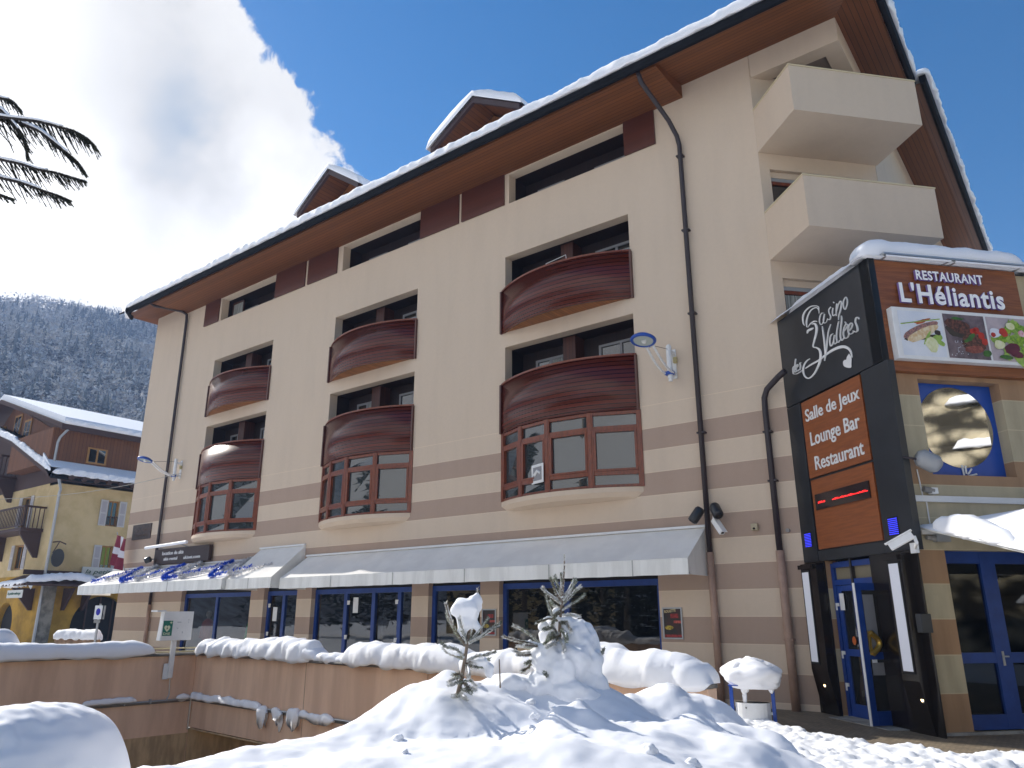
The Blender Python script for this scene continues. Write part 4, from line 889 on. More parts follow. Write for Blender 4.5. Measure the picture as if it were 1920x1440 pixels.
# restaurant awning with snow
t = empty('restaurant_awning', TW(.3, 3.2, 2.6), 'white awning under a thick snow load on the restaurant front, right edge of the view', 'awning')
mb = MB(); mb.prism([(FO+.003, 3.18), (5.1, 2.62), (5.1, 2.56), (FO+.003, 3.12)], .25, 7, m_val, lambda o, s, z: TW(s, o, z)); mb.build('canopy', t)
mb = MB(); n, m = 40, 40; vs = []
for j in range(m+1):
    o = FO+.02+2.2*j/m
    for i in range(n+1):
        s = .2+6.8*i/n; e = min(1, sqrt(i/4+.0)); e2 = min(1, sqrt((m-j)/7)); zb = 3.18-.273*(o-FO)
        k = (.06+.62*((j/m)**.9)) * (1+.08*noise.noise(Vector((s, o, 0))))
        vs.append((s+.04*noise.noise(Vector((o*5, i, 1)))*(i == 0), o, zb+max(0, k*e*e2)-.02))
fs = [(j*(n+1)+i, j*(n+1)+i+1, (j+1)*(n+1)+i+1, (j+1)*(n+1)+i) for j in range(m) for i in range(n)]
mb.add(vs, fs, m_snow, TW)
snow_ribbon(mb, [TW(.32, FO+.35, 3.08), TW(.34, 5.0, 2.66)], .14, .26, 71, m_snow, lump=.3, zr=.04, taper=.6)
mb.build('snow_load', t, smooth=True)
mb = MB(); mb.tube([TW(.4, 4.95, 0), TW(.4, 4.95, 2.6)], .02, m_white) if 0 else mb.box(FO+.01, FO+.06, .3, 6.9, 3.02, 3.1, m_white, lambda o, s, z: TW(s, o, z)); mb.build('wall_rail', t)

# ================================================================== things on the main wall
def street_light(loc):
    t = empty('wall_lamp', loc); T = lambda x, o, z: Vector(loc)+Vector((x, -o, z))
    mb = MB(); mb.tube([(0, .25, .0), (0, .25, .8)], .065, m_white, seg=16, T=T); mb.tube([(0, .25, -.07), (0, .25, .0)], .05, m_white, seg=12, T=T); mb.tube([(0, .25, .8), (0, .25, .83)], .045, m_white, seg=12, T=T); mb.build('post', t, smooth=False)
    mb = MB(); mb.box(-.05, .05, .0, .2, .62, .7, m_white, T); mb.box(-.05, .05, .0, .2, .1, .18, m_white, T); mb.box(-.06, .06, .0, .02, .05, .78, m_white, T); mb.box(.02, .1, .02, .1, .42, .56, mat('junction', (.5, .42, .2)), T); mb.build('bracket', t)
    mb = MB(); mb.tube([(0, .25, .08), (0, .25, .17)], .08, m_blue2, seg=16, T=T); mb.box(-.1, .1, .22, .34, .08, .16, m_blue2, T); mb.build('collar', t)
    for s in (-1, 1):
        mb = MB(); mb.tube(smooth([(s*.09, .28, .12), (s*.09, .5, .14), (s*.09, .8, .25), (s*.085, 1.05, .40), (s*.08, 1.22, .52)], 4), .028, m_white, T=T); mb.build('arm', t, smooth=True)
    mb = MB(); mb.tube([(-.12, 1.22, .52), (.12, 1.22, .52)], .02, m_white, T=T); mb.tube([(0, 1.2, .52), (0, 1.3, .55)], .03, m_blue2, T=T); mb.tube([(0, .25, .72), (0, 1.2, .56)], .007, m_pipe, seg=6, T=T); mb.build('stay', t)
    c = Vector((0, 1.52, .58)); n = 28; mb = MB()
    ring = [(c.x+.25*cos(2*pi*k/n), c.y+.25*sin(2*pi*k/n), c.z+.05*sin(2*pi*k/n)) for k in range(n)]
    mb.tube(ring, .04, m_blue2, seg=10, T=T, closed=True)
    top = [(c.x+r*cos(2*pi*k/n), c.y+r*sin(2*pi*k/n), c.z+h+.2*r*sin(2*pi*k/n)) for r, h in ((.27, .02), (.2, .08), (.08, .11)) for k in range(n)]
    mb.add(top, [(i*n+k, i*n+(k+1) % n, (i+1)*n+(k+1) % n, (i+1)*n+k) for i in range(2) for k in range(n)]+[tuple(2*n+k for k in range(n))], m_blue2, T); hd = mb.build('lamp_head', t, smooth=True)
    mb = MB(); mb.add([(c.x+.225*cos(2*pi*k/n), c.y+.225*sin(2*pi*k/n), c.z-.02+.05*sin(2*pi*k/n)) for k in range(n)], [tuple(range(n))], mat('lamp_glass', (.42, .48, .45), rough=.15), T); mb.tube([(c.x+.0, c.y-.08, c.z-.03), (c.x+.03, c.y+.04, c.z-.035)], [.05, .06], mat('bulb', (.7, .72, .7), rough=.2), T=T); mb.build('glass', hd, smooth=True)
    return t
sl1 = street_light((-2.08, 0, 7.06)); tag(sl1, 'white and blue wall lamp with round head by the right downpipe', 'lamp', 'wall lamps on the apartment building')
sl2 = copy_tree(sl1); sl2.location = (-24.0, 0, 7.06); sl2['label'] = 'white and blue wall lamp with round head near the far left downpipe'
# cameras near the right downpipe
def cam_body(name, a, b, r, m, label, cat='camera', box=False):
    t = empty(name, a, label, cat); mb = MB(); a = Vector(a); b = Vector(b)
    if box:
        d = (b-a).normalized(); s = d.cross(Vector((0, 0, 1))).normalized(); u = s.cross(d); T = lambda x, y, z: a+d*x+s*y+u*z
        mb.box(0, (b-a).length, -r, r, -r, r, m, T); mb.box(-.02, (b-a).length+.04, -r-.01, r+.01, r+.002, r+.015, m, T); mb.box((b-a).length, (b-a).length+.003, -r*.6, r*.6, -r*.6, r*.6, m_dark, T)
    else: mb.tube([a, a.lerp(b, .15), a.lerp(b, .9), b], [r*.8, r, r, r*.92], m, seg=18); mb.tube([b, b+(b-a)*.01], r*.7, m_dark, seg=18)
    mb.build('camera_body', t, smooth=not box); mb = MB(); w = Vector((a.x, -.0, a.z)); mb.tube([a.lerp(b, .2), w], .02, m_conc, seg=8); mb.build('bracket', t); return t
cam_body('floodlight', TF(-1.55, .3, 3.98), TF(-1.72, .42, 3.70), .11, m_black, 'black spotlight fixed left of the downpipe over the awning end', 'spotlight')
cam_body('floodlight', TF(-1.25, .3, 4.02), TF(-1.10, .44, 3.78), .115, m_black, 'black spotlight fixed right of the downpipe above the white camera', 'spotlight')
cam_body('security_camera', TF(-1.27, .3, 3.72), TF(-1.05, .42, 3.42), .055, m_white, 'short white security camera just right of the downpipe', 'camera', True)
mb = MB(); mb.box(-.56, -.42, .002, .1, 3.46, 3.6, mat('beige_box', (.42, .36, .24)), TF); mb.tube([TF(-.49, .1, 3.5), TF(-.49, .13, 3.49)], .025, m_dark); tag(mb.build('alarm_box', bevel=.01), 'small beige alarm box on the wall between the two downpipes', 'alarm')
mb = MB(); mb.tube([TF(.18, .0, 3.42), TF(.18, .06, 3.42)], .04, m_conc, seg=12); tag(mb.build('wall_button'), 'tiny round grey fitting on the wall beside the casino pillar', 'fitting')
# posters
def poster(x, z0, z1, title, label):
    t = empty('poster_frame', TF(x, 0, z0), label, 'poster'); w = .47; mb = MB(); T = TF
    x0, x1 = x-w/2, x+w/2; f = .03
    mb.box(x0, x0+f, .003, .03, z0, z1, m_alu, T); mb.box(x1-f, x1, .003, .03, z0, z1, m_alu, T); mb.box(x0+f, x1-f, .003, .03, z0, z0+f, m_alu, T); mb.box(x0+f, x1-f, .003, .03, z1-f, z1, m_alu, T); mb.build('frame', t)
    mb = MB(); mb.box(x0+f, x1-f, .003, .012, z0+f, z1-f, mat('poster_dark', (.05, .02, .018), rough=.3, col2=(.015, .02, .02), vscale=6), T)
    q = lambda a, b, c, d, m: mb.add([(x0+w*a, .014, z0+(z1-z0)*c), (x0+w*b, .014, z0+(z1-z0)*c), (x0+w*b, .014, z0+(z1-z0)*d), (x0+w*a, .014, z0+(z1-z0)*d)], [(0, 1, 2, 3)], m, T)
    q(.08, .92, .06, .14, mat('poster_red', (.3, .03, .03), vary=.4, vscale=20)); q(.55, .92, .5, .58, mat('poster_red2', (.45, .09, .07), vary=.4, vscale=20)); q(.4, .8, .66, .8, MATS['poster_red'])
    n = 20; mb.add([(x0+w*(.3+.22*cos(2*pi*k/n)), .015, z0+(z1-z0)*(.36+.07*sin(2*pi*k/n))) for k in range(n)], [tuple(range(n))], mat('poster_gold', (.4, .3, .04), vary=.6, vscale=25), T)
    if title:
        vs, fs = text(title, .27, .06, .002, bold=.03); mb.add([(a, b, c) for a, b, c in vs], fs, mat('poster_cream', (.6, .5, .25)), lambda a, b, c: TF(x0+.05+a, .016+c, z1-.12+b+a*.12))
    mb.build('print', t); return t
poster(-2.52, 1.27, 1.93, 'ROULETTE', 'framed roulette poster on the striped wall right of the big shop window')
poster(-7.70, 1.27, 1.93, None, 'framed red poster on the pier between the two shop windows, half behind the sapling')
# plaque
mb = MB(); mb.box(-27.2, -25.7, .003, .04, 4.82, 5.44, mat('bronze_plaque', (.055, .035, .03), rough=.5, vary=.4, vscale=6), TF)
mb.tube([TF(-27.05+1.2*k/20, .045, 5.2+.06*sin(k*1.3)) for k in range(21)], .012, mat('plaque_text', (.13, .09, .07)), seg=4); mb.tube([TF(-26.95+1.0*k/20, .045, 5.0+.05*sin(k*1.9)) for k in range(21)], .012, MATS['plaque_text'], seg=4); tag(mb.build('plaque'), 'dark bronze plaque on the far left end of the striped wall', 'plaque')
# ski hire sign with lamp
t = empty('shop_sign', TF(-22.8, .15, 3.7), 'dark ski hire sign reading location de skis above the left awning', 'sign')
mb = MB(); mb.box(-24.8, -20.9, .06, .2, 3.72, 4.3, mat('sign_brown', (.035, .02, .02), rough=.4), TF); bd = mb.build('board', t)
mb = MB()
for s, x, w, z, h in (('location de skis', -24.2, 1.55, 4.05, .14), ('skis rental', -24.05, 1.0, 3.84, .12), ('skiset.com', -22.6, 1.15, 3.84, .12)):
    vs, fs = text(s, w, h, .01, bold=.02); mb.add(vs, fs, m_white, lambda a, b, c, x=x, z=z: TF(x+a, .207+c, z+b))
mb.build('lettering', t)
mb = MB(); mb.tube([TF(-24.9, .55, 4.35), TF(-21.9, .55, 4.42)], .06, mat('lamp_white', (.85, .86, .9), rough=.3)); 
for x in (-24.3, -22.5): mb.tube([TF(x, .1, 4.3), TF(x, .55, 4.4)], .02, m_alu, seg=6)
mb.build('lamp_tube', t)
cam_body('security_camera', TF(-24.85, .3, 3.95), TF(-25.0, .45, 3.85), .12, m_black, 'dark round camera on the wall left of the ski hire sign', 'camera')
# flag
t = empty('flag', TF(-27.5, .5, 3.6), 'red flag with a white cross hanging at the left corner of the building', 'flag')
mb = MB(); n, m = 16, 18; vs = []
cols = []
for j in range(m+1):
    for i in range(n+1):
        u, v = i/n, j/m; w = .14*sin(u*9+v*2)*(.3+v*.7); x = -27.55+.85*u*(1-.25*v)+.02; z = 5.05-1.25*v-.25*u
        vs.append((x+.0, .5+w, z))
mr = mat('flag_red', (.18, .008, .03), rough=.7); mw = mat('flag_white', (.6, .58, .62), rough=.7)
for j in range(m):
    for i in range(n):
        c = (abs(i-n*.5+.5) < 1.6) or (abs(j-m*.48) < 1.8)
        mb.add([vs[j*(n+1)+i], vs[j*(n+1)+i+1], vs[(j+1)*(n+1)+i+1], vs[(j+1)*(n+1)+i]], [(0, 1, 2, 3)], mw if c else mr, TF)
mb.build('cloth', t, smooth=True)
mb = MB(); mb.tube([TF(-27.3, .0, 3.3), TF(-27.58, .5, 5.15)], .018, m_alu); mb.build('pole', t)
# folding laundry racks
for x, z, lb in ((-5.2, 10.95, 'white drying rack showing over the upper curved balcony at the right'), (-6.05, 13.63, 'small white drying rack in the top floor opening at the right')):
    mb = MB()
    if z < 12:
        for q in (0, .25): mb.tube([TF(x-.35, .1+q, z-.35), TF(x-.3, .1+q, z+.05), TF(x+.35, .1+q, z+.12), TF(x+.4, .1+q, z-.3)], .012, m_white, seg=6)
    else:
        for k in range(7): mb.tube([TF(x-.4+.12*k, -.28, z), TF(x-.4+.12*k, -.28, z+.16)], .006, m_white, seg=4)
        mb.tube([TF(x-.42, -.28, z+.16), TF(x+.35, -.28, z+.16)], .01, m_white, seg=5); mb.tube([TF(x-.42, -.28, z+.02), TF(x+.35, -.28, z+.02)], .008, m_white, seg=5)
    tag(mb.build('drying_rack'), lb, 'drying rack')
# ================================================================== ground, ramp pit, parapets
Q0 = Vector((-11.77, -5.66, 0)); E1 = Vector((.9965, -.0835, 0)); E2 = Vector((-.0835, -.9965, 0))   # along parapet B, towards the viewer
TQ = lambda a, b, z: Q0+E1*a+E2*b+Vector((0, 0, z))
PL, PD = 12.2, 9.0
mb = MB(); G = [(-400, -400), (400, -400), (400, 400), (-400, 400)]
far = [TQ(-300, -300, 0), TQ(300, -300, 0), TQ(300, 300, 0), TQ(-300, 300, 0)]; inn = [TQ(-.3, -.3, 0), TQ(PL, -.3, 0), TQ(PL, PD, 0), TQ(-.3, PD, 0)]
mb.add([tuple(p) for p in far+inn], [(0, 1, 5, 4), (1, 2, 6, 5), (2, 3, 7, 6), (3, 0, 4, 7)], m_snowd)
tag(mb.build('ground', org=(0, 0, 0)), kind='structure')
# paving strip along the building
def paving_mat():
    m = bpy.data.materials.new('paving'); m.use_nodes = True; t = m.node_tree; b = t.nodes['Principled BSDF']; b.inputs['Roughness'].default_value = .6
    g = N(t, 'ShaderNodeNewGeometry'); mp = N(t, 'ShaderNodeMapping'); mp.inputs['Rotation'].default_value = (0, 0, radians(42)); L(t, g, mp)
    br = N(t, 'ShaderNodeTexBrick'); br.inputs['Scale'].default_value = 5; br.inputs['Color1'].default_value = (.27, .215, .145, 1); br.inputs['Color2'].default_value = (.19, .15, .105, 1); br.inputs['Mortar'].default_value = (.06, .05, .04, 1); br.inputs['Mortar Size'].default_value = .018; L(t, mp, br)
    n = N(t, 'ShaderNodeTexNoise'); n.inputs['Scale'].default_value = 3; n.inputs['Detail'].default_value = 8; L(t, g, n)
    hs = N(t, 'ShaderNodeHueSaturation'); t.links.new(M_(t, 'ADD', .55, M_(t, 'MULTIPLY', n.outputs[0], .9)), hs.inputs['Value']); L(t, br, hs, 0, 4); L(t, hs, b)
    bp = N(t, 'ShaderNodeBump'); bp.inputs['Strength'].default_value = .6; bp.inputs['Distance'].default_value = .01; L(t, br, bp, 1, 2); bp.invert = True; L(t, bp, b, 0, 5)
    return m
m_pave = paving_mat()
mb = MB(); mb.add([(-40, -2.6, .006), (-1, -2.6, .006), (1.2, -4.6, .006), (9, -6.0, .006), (14, -2, .006), (9, 8, .006), (.42, 0, .006), (-40, 0, .006)], [tuple(range(8))], m_pave)
tag(mb.build('pavement', org=(0, 0, 0)), kind='structure')
# trodden snow field on the right, lapping over the paving
ed = [(-3.5, -1.6), (-1.2, -1.9), (.3, -2.05), (1.3, -2.95), (2.1, -3.55), (2.95, -3.5), (3.3, -3.75), (3.9, -3.3), (5, -3.6), (8, -4.3)]
def edge_y(x):
    for (a, b), (c, d) in zip(ed, ed[1:]):
        if a <= x <= c: return b+(d-b)*(x-a)/(c-a)
    return ed[0][1] if x < ed[0][0] else ed[-1][1]
mb = MB(); NX, NY = 230, 150; vs = []
for j in range(NY+1):
    for i in range(NX+1):
        x = -1.6+9.4*i/NX; y = -1.5-5.6*j/NY
        d = edge_y(x)-y-.32+.28*noise.noise(Vector((x*1.7, y*1.7, 4)))
        lump = abs(fbm((x, y, 0), 1.7, 4))*.085+.08*noise.noise(Vector((x*.8, y*.8, 9)))+.05*fbm((x, y, 5), 8, 2)
        k = max(0, min(1, d/.35)); z = -.06+.17*(k*k*(3-2*k))+(lump)*min(1, max(0, d/.5))
        vs.append((x, y, z))
mb.add(vs, [(j*(NX+1)+i, (j+1)*(NX+1)+i, (j+1)*(NX+1)+i+1, j*(NX+1)+i+1) for j in range(NY) for i in range(NX)], m_snowd)
tag(mb.build('snow_field', smooth=True), kind='structure')
# ramp walls
mb = MB(); mb.box(-.3, PL+.8, -.22, .0, -.62, .915, m_salmon, TQ); bw = tag(mb.build('ramp_wall', bevel=.01), 'salmon rendered ramp wall running parallel to the apartment building', 'wall')
mb = MB(); mb.box(.0, PL+.8, -.25, .05, .915, .96, m_coping, TQ); mb.tube([TQ(.02, .06, .93), TQ(PL+.8, .06, .93)], .025, m_coping, seg=8); mb.build('coping', bw)
mb = MB(); mb.box(.0, PL, .002, .03, -.07, -.03, m_coping, TQ); mb.tube([TQ(.05, .05, .0), TQ(PL, .05, -.02)], .02, m_alu, seg=8)
mb.tube([TQ(.045, .04, -.03), TQ(.04, .04, -.66)], .018, m_alu, seg=8); mb.build('pipe_rail', bw)
mb = MB(); 
for x in (4.5, 8.0): mb.box(x-.004, x+.004, .001, .004, -.6, .9, mat('joint', (.2, .12, .08)), TQ)
mb.build('joint', bw)
mb = MB(); mb.box(-.22, .0, .0, PD, -4, .915, m_salmon, TQ); aw_ = tag(mb.build('ramp_wall', bevel=.01), 'salmon rendered ramp wall running towards the viewer on the left', 'wall')
mb = MB(); mb.box(-.25, .05, -.27, PD, .915, .961, m_coping, TQ); mb.tube([TQ(.06, .07, .93), TQ(.06, PD, .93)], .025, m_coping, seg=8); mb.build('coping', aw_)
mb = MB(); mb.tube([TQ(.05, .03, -.02), TQ(.05, PD, -.02)], .02, m_alu, seg=8); mb.box(.002, .03, .0, PD, -.075, -.04, m_coping, TQ); mb.box(.001, .012, .0, PD, -.76, -.73, m_ochre, TQ)
mb.tube([TQ(.04, .58, .5), TQ(.05, .56, .1), TQ(.05, .6, -.02)], .014, m_alu, seg=6)
for b in (1.5, .95, 2.6): mb.box(.0, .08, b-.015, b+.015, -.06, .03, m_alu, TQ)
mb.build('pipe_rail', aw_)
mb = MB(); mb.box(.001, .004, .02, PD, -4, -.76, m_ochre, TQ); mb.build('lower_render', aw_)
mb = MB(); mb.box(.3, PL, -4.5, -4.3, -4, -.65, m_ochre, TQ); mb.box(0, PL, -4.3, -.0, -.66, -.63, m_ochre, TQ); mb.box(PL, PL+.25, 0.01, PD, -4, -.02, m_ochre, TQ); mb.box(0, PL, PD, PD+.2, -4, -.02, m_ochre, TQ); mb.box(-.2, 0, -4.3, 0, -4, -.66, m_ochre, TQ)
tag(mb.build('garage_wall'), 'ochre walls of the underground garage entrance below the salmon ramp wall', 'wall')
mb = MB(); mb.add([tuple(TQ(-.5, -5, -3.9)), tuple(TQ(PL+.3, -5, -3.9)), tuple(TQ(PL+.3, PD+.3, -3.9)), tuple(TQ(-.5, PD+.3, -3.9))], [(0, 1, 2, 3)], m_conc); tag(mb.build('ramp_floor'), kind='structure')
# snow on the parapets
def snow_on(name, label, segs):
    mb = MB()
    for s in segs: snow_ribbon(mb, *s[0], **s[1])
    o = mb.build(name, smooth=True); tag(o, label, 'snow', kind='stuff'); return o
rb = lambda a, b, h, seed, half=.30, c=None, **k: (([TQ(a, -.10, .955), TQ((a+b)/2, -.10, .955), TQ(b, -.10, .955)], half, h, seed), dict(lump=.30, freq=1.5, droop=.07, zr=.05, step=.045, seg=20, **k))
snow_on('parapet_snow', 'thick rounded snow lying along the salmon wall in front of the shops', [rb(.02, 4.9, .31, 11), rb(3.9, 4.75, .33, 12, .27, taper=.25), rb(4.7, 5.9, .13, 13, .2), rb(5.7, 9.0, .33, 14, .31), rb(8.7, 11.3, .27, 15, .3), rb(10.9, 13.05, .36, 16, .34)])
snow_on('parapet_snow', 'smooth pillow of snow on the left salmon wall near the defibrillator', [(([TQ(-.10, .95, .955), TQ(-.1, 3, .955), TQ(-.1, PD, .955)], .28, .30, 21), dict(lump=.35, freq=.8, droop=.05, zr=.02, step=.05, seg=20, taper=.7)), (([TQ(-.6, 3.45, 1.0), TQ(-.6, 4.4, 1.0)], .3, .48, 22), dict(lump=.1, taper=.4, zr=.01))])
snow_on('ledge_snow', 'thin crumbs of snow on the pipe along the left salmon wall', [(([TQ(.07, 1.25, .0), TQ(.07, 2.35, .0)], .05, .09, 31), dict(lump=.6, freq=4, step=.03, zr=.03, droop=.02, taper=.2)), (([TQ(.07, .08, .0), TQ(.07, .4, .0)], .05, .07, 32), dict(lump=.5, step=.03, taper=.2, zr=.02))])
snow_on('ledge_snow', 'ragged snow clinging to the pipe along the long salmon wall', [(([TQ(.1, .07, .0), TQ(3.1, .07, -.02)], .06, .10, 33), dict(lump=.6, freq=4, step=.035, zr=.035, droop=.04, taper=.2)), (([TQ(3.0, .07, -.03), TQ(3.35, .07, -.09)], .07, .13, 34), dict(lump=.3, step=.03, droop=.28, taper=.15)), (([TQ(3.55, .07, -.03), TQ(3.9, .07, -.07)], .07, .1, 35), dict(lump=.3, step=.03, droop=.25, taper=.15)), (([TQ(4.1, .07, -.03), TQ(4.5, .07, -.07)], .07, .12, 36), dict(lump=.3, step=.03, droop=.27, taper=.15)), (([TQ(4.5, .07, -.02), TQ(5.6, .07, -.05)], .05, .08, 37), dict(lump=.6, step=.03, zr=.03, taper=.2))])
# handrail behind the gap in the parapet snow
mb = MB()
for z in (1.06, .985): mb.tube([TQ(-.1, -.27, z), TQ(.4, -.3, z)] if 0 else [TQ(-.16, 1.5, z), TQ(-.16, -.22, z), TQ(.9, -.22, z)], .016, mat('rail_cream', (.55, .48, .3)), seg=8)
tag(mb.build('handrail'), 'two thin cream rails behind the corner of the salmon wall', 'railing')
# defibrillator box
t = empty('defibrillator_box', TQ(-.02, .66, .4), 'white defibrillator cabinet with green heart sign on a post by the ramp wall corner', 'defibrillator')
T = lambda a, b, z: TQ(.04+a, .62+b, z)
# cabinet faces +E1; its broad flank is turned to the viewer's right
mb = MB(); mb.box(.02, .10, -.05, .05, .45, 1.25, m_white, T); mb.box(.0, .03, .0, .14, .42, .75, m_white, T); mb.build('post', t, bevel=.006)
mb = MB(); mb.prism([(-.38, 1.24), (.36, 1.24), (.36, 1.86), (-.34, 1.86)], -.1, .1, m_white, lambda b, a, z: T(.06+a, -b*.95, z)); cab = mb.build('cabinet', t, bevel=.006)
mb = MB(); mb.box(-.16, .17, .30, .50, 1.85, 1.885, m_white, T); mb.build('roof', t)
mb = MB(); gq = mat('dae_green', (.0, .16, .11), rough=.4); Tg = lambda x, d, z: T(.162+d, .33-x, z)
mb.box(0, .21, 0, .004, 1.34, 1.66, gq, Tg)
hk = mat('dae_cream', (.68, .72, .5), rough=.4)
hp = [(.0, -.075), (-.045, -.03), (-.068, .012), (-.06, .045), (-.035, .06), (-.01, .052), (0, .035), (.01, .052), (.035, .06), (.06, .045), (.068, .012), (.045, -.03)]
mb.add([(.095+x, .006, 1.50+z) for x, z in hp], [tuple(range(len(hp)))], hk, Tg)
mb.add([(.095+x, .007, 1.50+z) for x, z in ((.005, .03), (-.02, -.005), (-.003, -.003), (-.012, -.04), (.02, .005), (.003, .006))], [(0, 1, 2, 3, 4, 5)], m_dark, Tg)
mb.box(.165, .177, .005, .006, 1.59, 1.65, hk, Tg); mb.box(.143, .199, .006, .007, 1.612, 1.628, hk, Tg)
vs, fs = text('DAE', .15, .05, .002, bold=.02); mb.add(vs, fs, hk, lambda a, b, c: Tg(.02+a, .006, 1.36+b)); mb.build('green_sign', cab)
mb = MB(); Tq = Tg
for x, z in ((.33, 1.5), (.57, 1.68), (.57, 1.63), (.45, 1.42), (.45, 1.4)): mb.box(x-.008, x+.008, 0, .004, z-.012, z+.008, m_alu, Tq)
mb.box(.31, .4, 0, .003, 1.62, 1.635, m_alu, Tq); mb.build('fitting', cab)
# street sign post behind the left parapet
t = empty('parking_sign', (-24.6, -4.2, 0), 'small no parking sign with a blue disc on a white pole, left of the building', 'sign')
P = Vector((-24.6, -4.2, 0)); mb = MB(); p0 = onpl(176, 1215, P, FH); p1 = onpl(189, 1132, P, FH); mb.tube([(p0.x, p0.y, 0), (p1.x, p1.y, p1.z)], .04, m_alu, seg=8); mb.build('pole', t)
T = lambda x, d, z: p1+RH*x-FH*d+Vector((0, 0, z)); mb = MB(); mb.box(-.14, .12, .05, .07, -.52, -.06, m_white, T); mb.box(.14, .2, .0, .02, -.52, -.06, m_conc, T); mb.box(-.12, .1, .05, .06, -.64, -.54, m_conc, T)
n = 18; mb.add([(-.01+.075*cos(2*pi*k/n), .074, -.27+.12*sin(2*pi*k/n)) for k in range(n)], [tuple(range(n))], mat('sign_blue', (.02, .02, .35)), T); mb.build('plate', t)
# snowed-up terrace screen behind
P = (-30.5, -3.2)
t = empty('terrace_screen', (-30, -2.5, 0), 'low wooden terrace screen with a snow roll on top, beneath the yellow house arch', 'fence')
a = at(104, 1190, 38); b = at(186, 1190, 36); mb = MB(); mb.add([(a.x, a.y, 0), (b.x, b.y, 0), (b.x, b.y, .75), (a.x, a.y, .75), (a.x, a.y+.1, 0), (b.x, b.y+.1, 0), (b.x, b.y+.1, .75), (a.x, a.y+.1, .75)], [(0, 1, 2, 3), (4, 5, 6, 7), (3, 2, 6, 7), (0, 3, 7, 4), (1, 2, 6, 5)], mat('terrace_wood', (.25, .15, .08), vary=.3)); mb.build('screen', t)
mb = MB(); snow_ribbon(mb, [(a.x, a.y, .78), (b.x+.2, b.y, .78)], .22, .38, 41, m_snowroof, taper=.5, lump=.1, step=.12); mb.build('snow_layer', t, smooth=True)
# litter bin with snow cap
t = empty('litter_bin', (.13, -2.7, 0), 'white litter bin between two blue posts with a big cap of snow', 'litter bin')
bp0 = Vector((-.16, -2.80, 0)); bp1 = Vector((.47, -2.60, 0)); bd = (bp1-bp0).normalized(); bn = Vector((bd.y, -bd.x, 0)); BW = (bp1-bp0).length
TB = lambda u, d, z: bp0+bd*u+bn*d+Vector((0, 0, z))
for u in (0, BW):
    mb = MB(); mb.box(u-.03, u+.03, -.03, .03, 0, .62, m_blue2, TB); mb.tube([TB(u, 0, .62), TB(u, 0, .64)], .035, m_blue2); mb.build('post', t, bevel=.006)
mb = MB(); n = 10; pr_ = [(.05+(BW-.1)*k/n, .17*sin(pi*k/n)**.5) for k in range(n+1)]+[(BW-.05-(BW-.1)*k/n, -.17*sin(pi*k/n)**.5) for k in range(1, n)]
mb.vprism([(u, d) for u, d in pr_], .04, .38, m_white, TB); mb.box(.03, .06, -.02, .02, .2, .24, m_alu, TB); mb.box(BW-.06, BW-.03, -.02, .02, .2, .24, m_alu, TB); mb.build('bin_body', t)
mb = MB(); mb.vprism([(u, d*.92) for u, d in pr_], .381, .383, m_dark, TB); mb.tube([TB(BW*.35, .172, .31), TB(BW*.35, .18, .31)], .012, m_dark); mb.build('opening', t)
mb = MB(); mb.box(-.03, BW+.03, -.18, .18, .64, .655, m_blue2, TB); mb.build('lid', t)
def ico(mb, c, r, m, seed=0, amp=.18, fr=1.6, sub=4, flat=None):
    bm = bmesh.new(); bmesh.ops.create_icosphere(bm, subdivisions=sub, radius=1); c = Vector(c); r = Vector(r) if not isinstance(r, (int, float)) else Vector((r, r, r)); o = []
    for v in bm.verts:
        d = v.co.normalized(); k = 1+amp*fbm(d*fr+Vector((seed*7.3, seed, 0)), 1, 3)+amp*.10*noise.noise(d*9+Vector((seed, 0, 0)))
        q = Vector((d.x*r.x*k, d.y*r.y*k, d.z*r.z*k))
        if flat is not None and q.z < flat: q.z = flat+(q.z-flat)*.15
        o.append(tuple(c+q))
    bm.verts.index_update(); mb.add(o, [tuple(v.index for v in f.verts) for f in bm.faces], m); bm.free()
mb = MB(); c = TB(BW/2+.02, 0, .83); ico(mb, c+Vector((0, 0, -.03)), (.50, .34, .28), m_snow, 3, .22, 1.3, flat=-.2); ico(mb, c+Vector((.02, -.02, .06)), (.34, .24, .18), m_snow, 5, .35); ico(mb, c+Vector((-.1, -.12, -.22)), (.07, .06, .1), m_snow, 6, .3, sub=3); ico(mb, c+Vector((-.1, -.12, -.38)), (.035, .03, .12), m_snow, 8, .4, sub=3); ico(mb, c+Vector((-.1, -.13, -.50)), (.1, .05, .03), m_snow, 9, .3, sub=3); ico(mb, c+Vector((.33, -.05, -.2)), (.05, .05, .09), m_snow, 7, .4, sub=3)
mb.build('snow_cap', t, smooth=True)
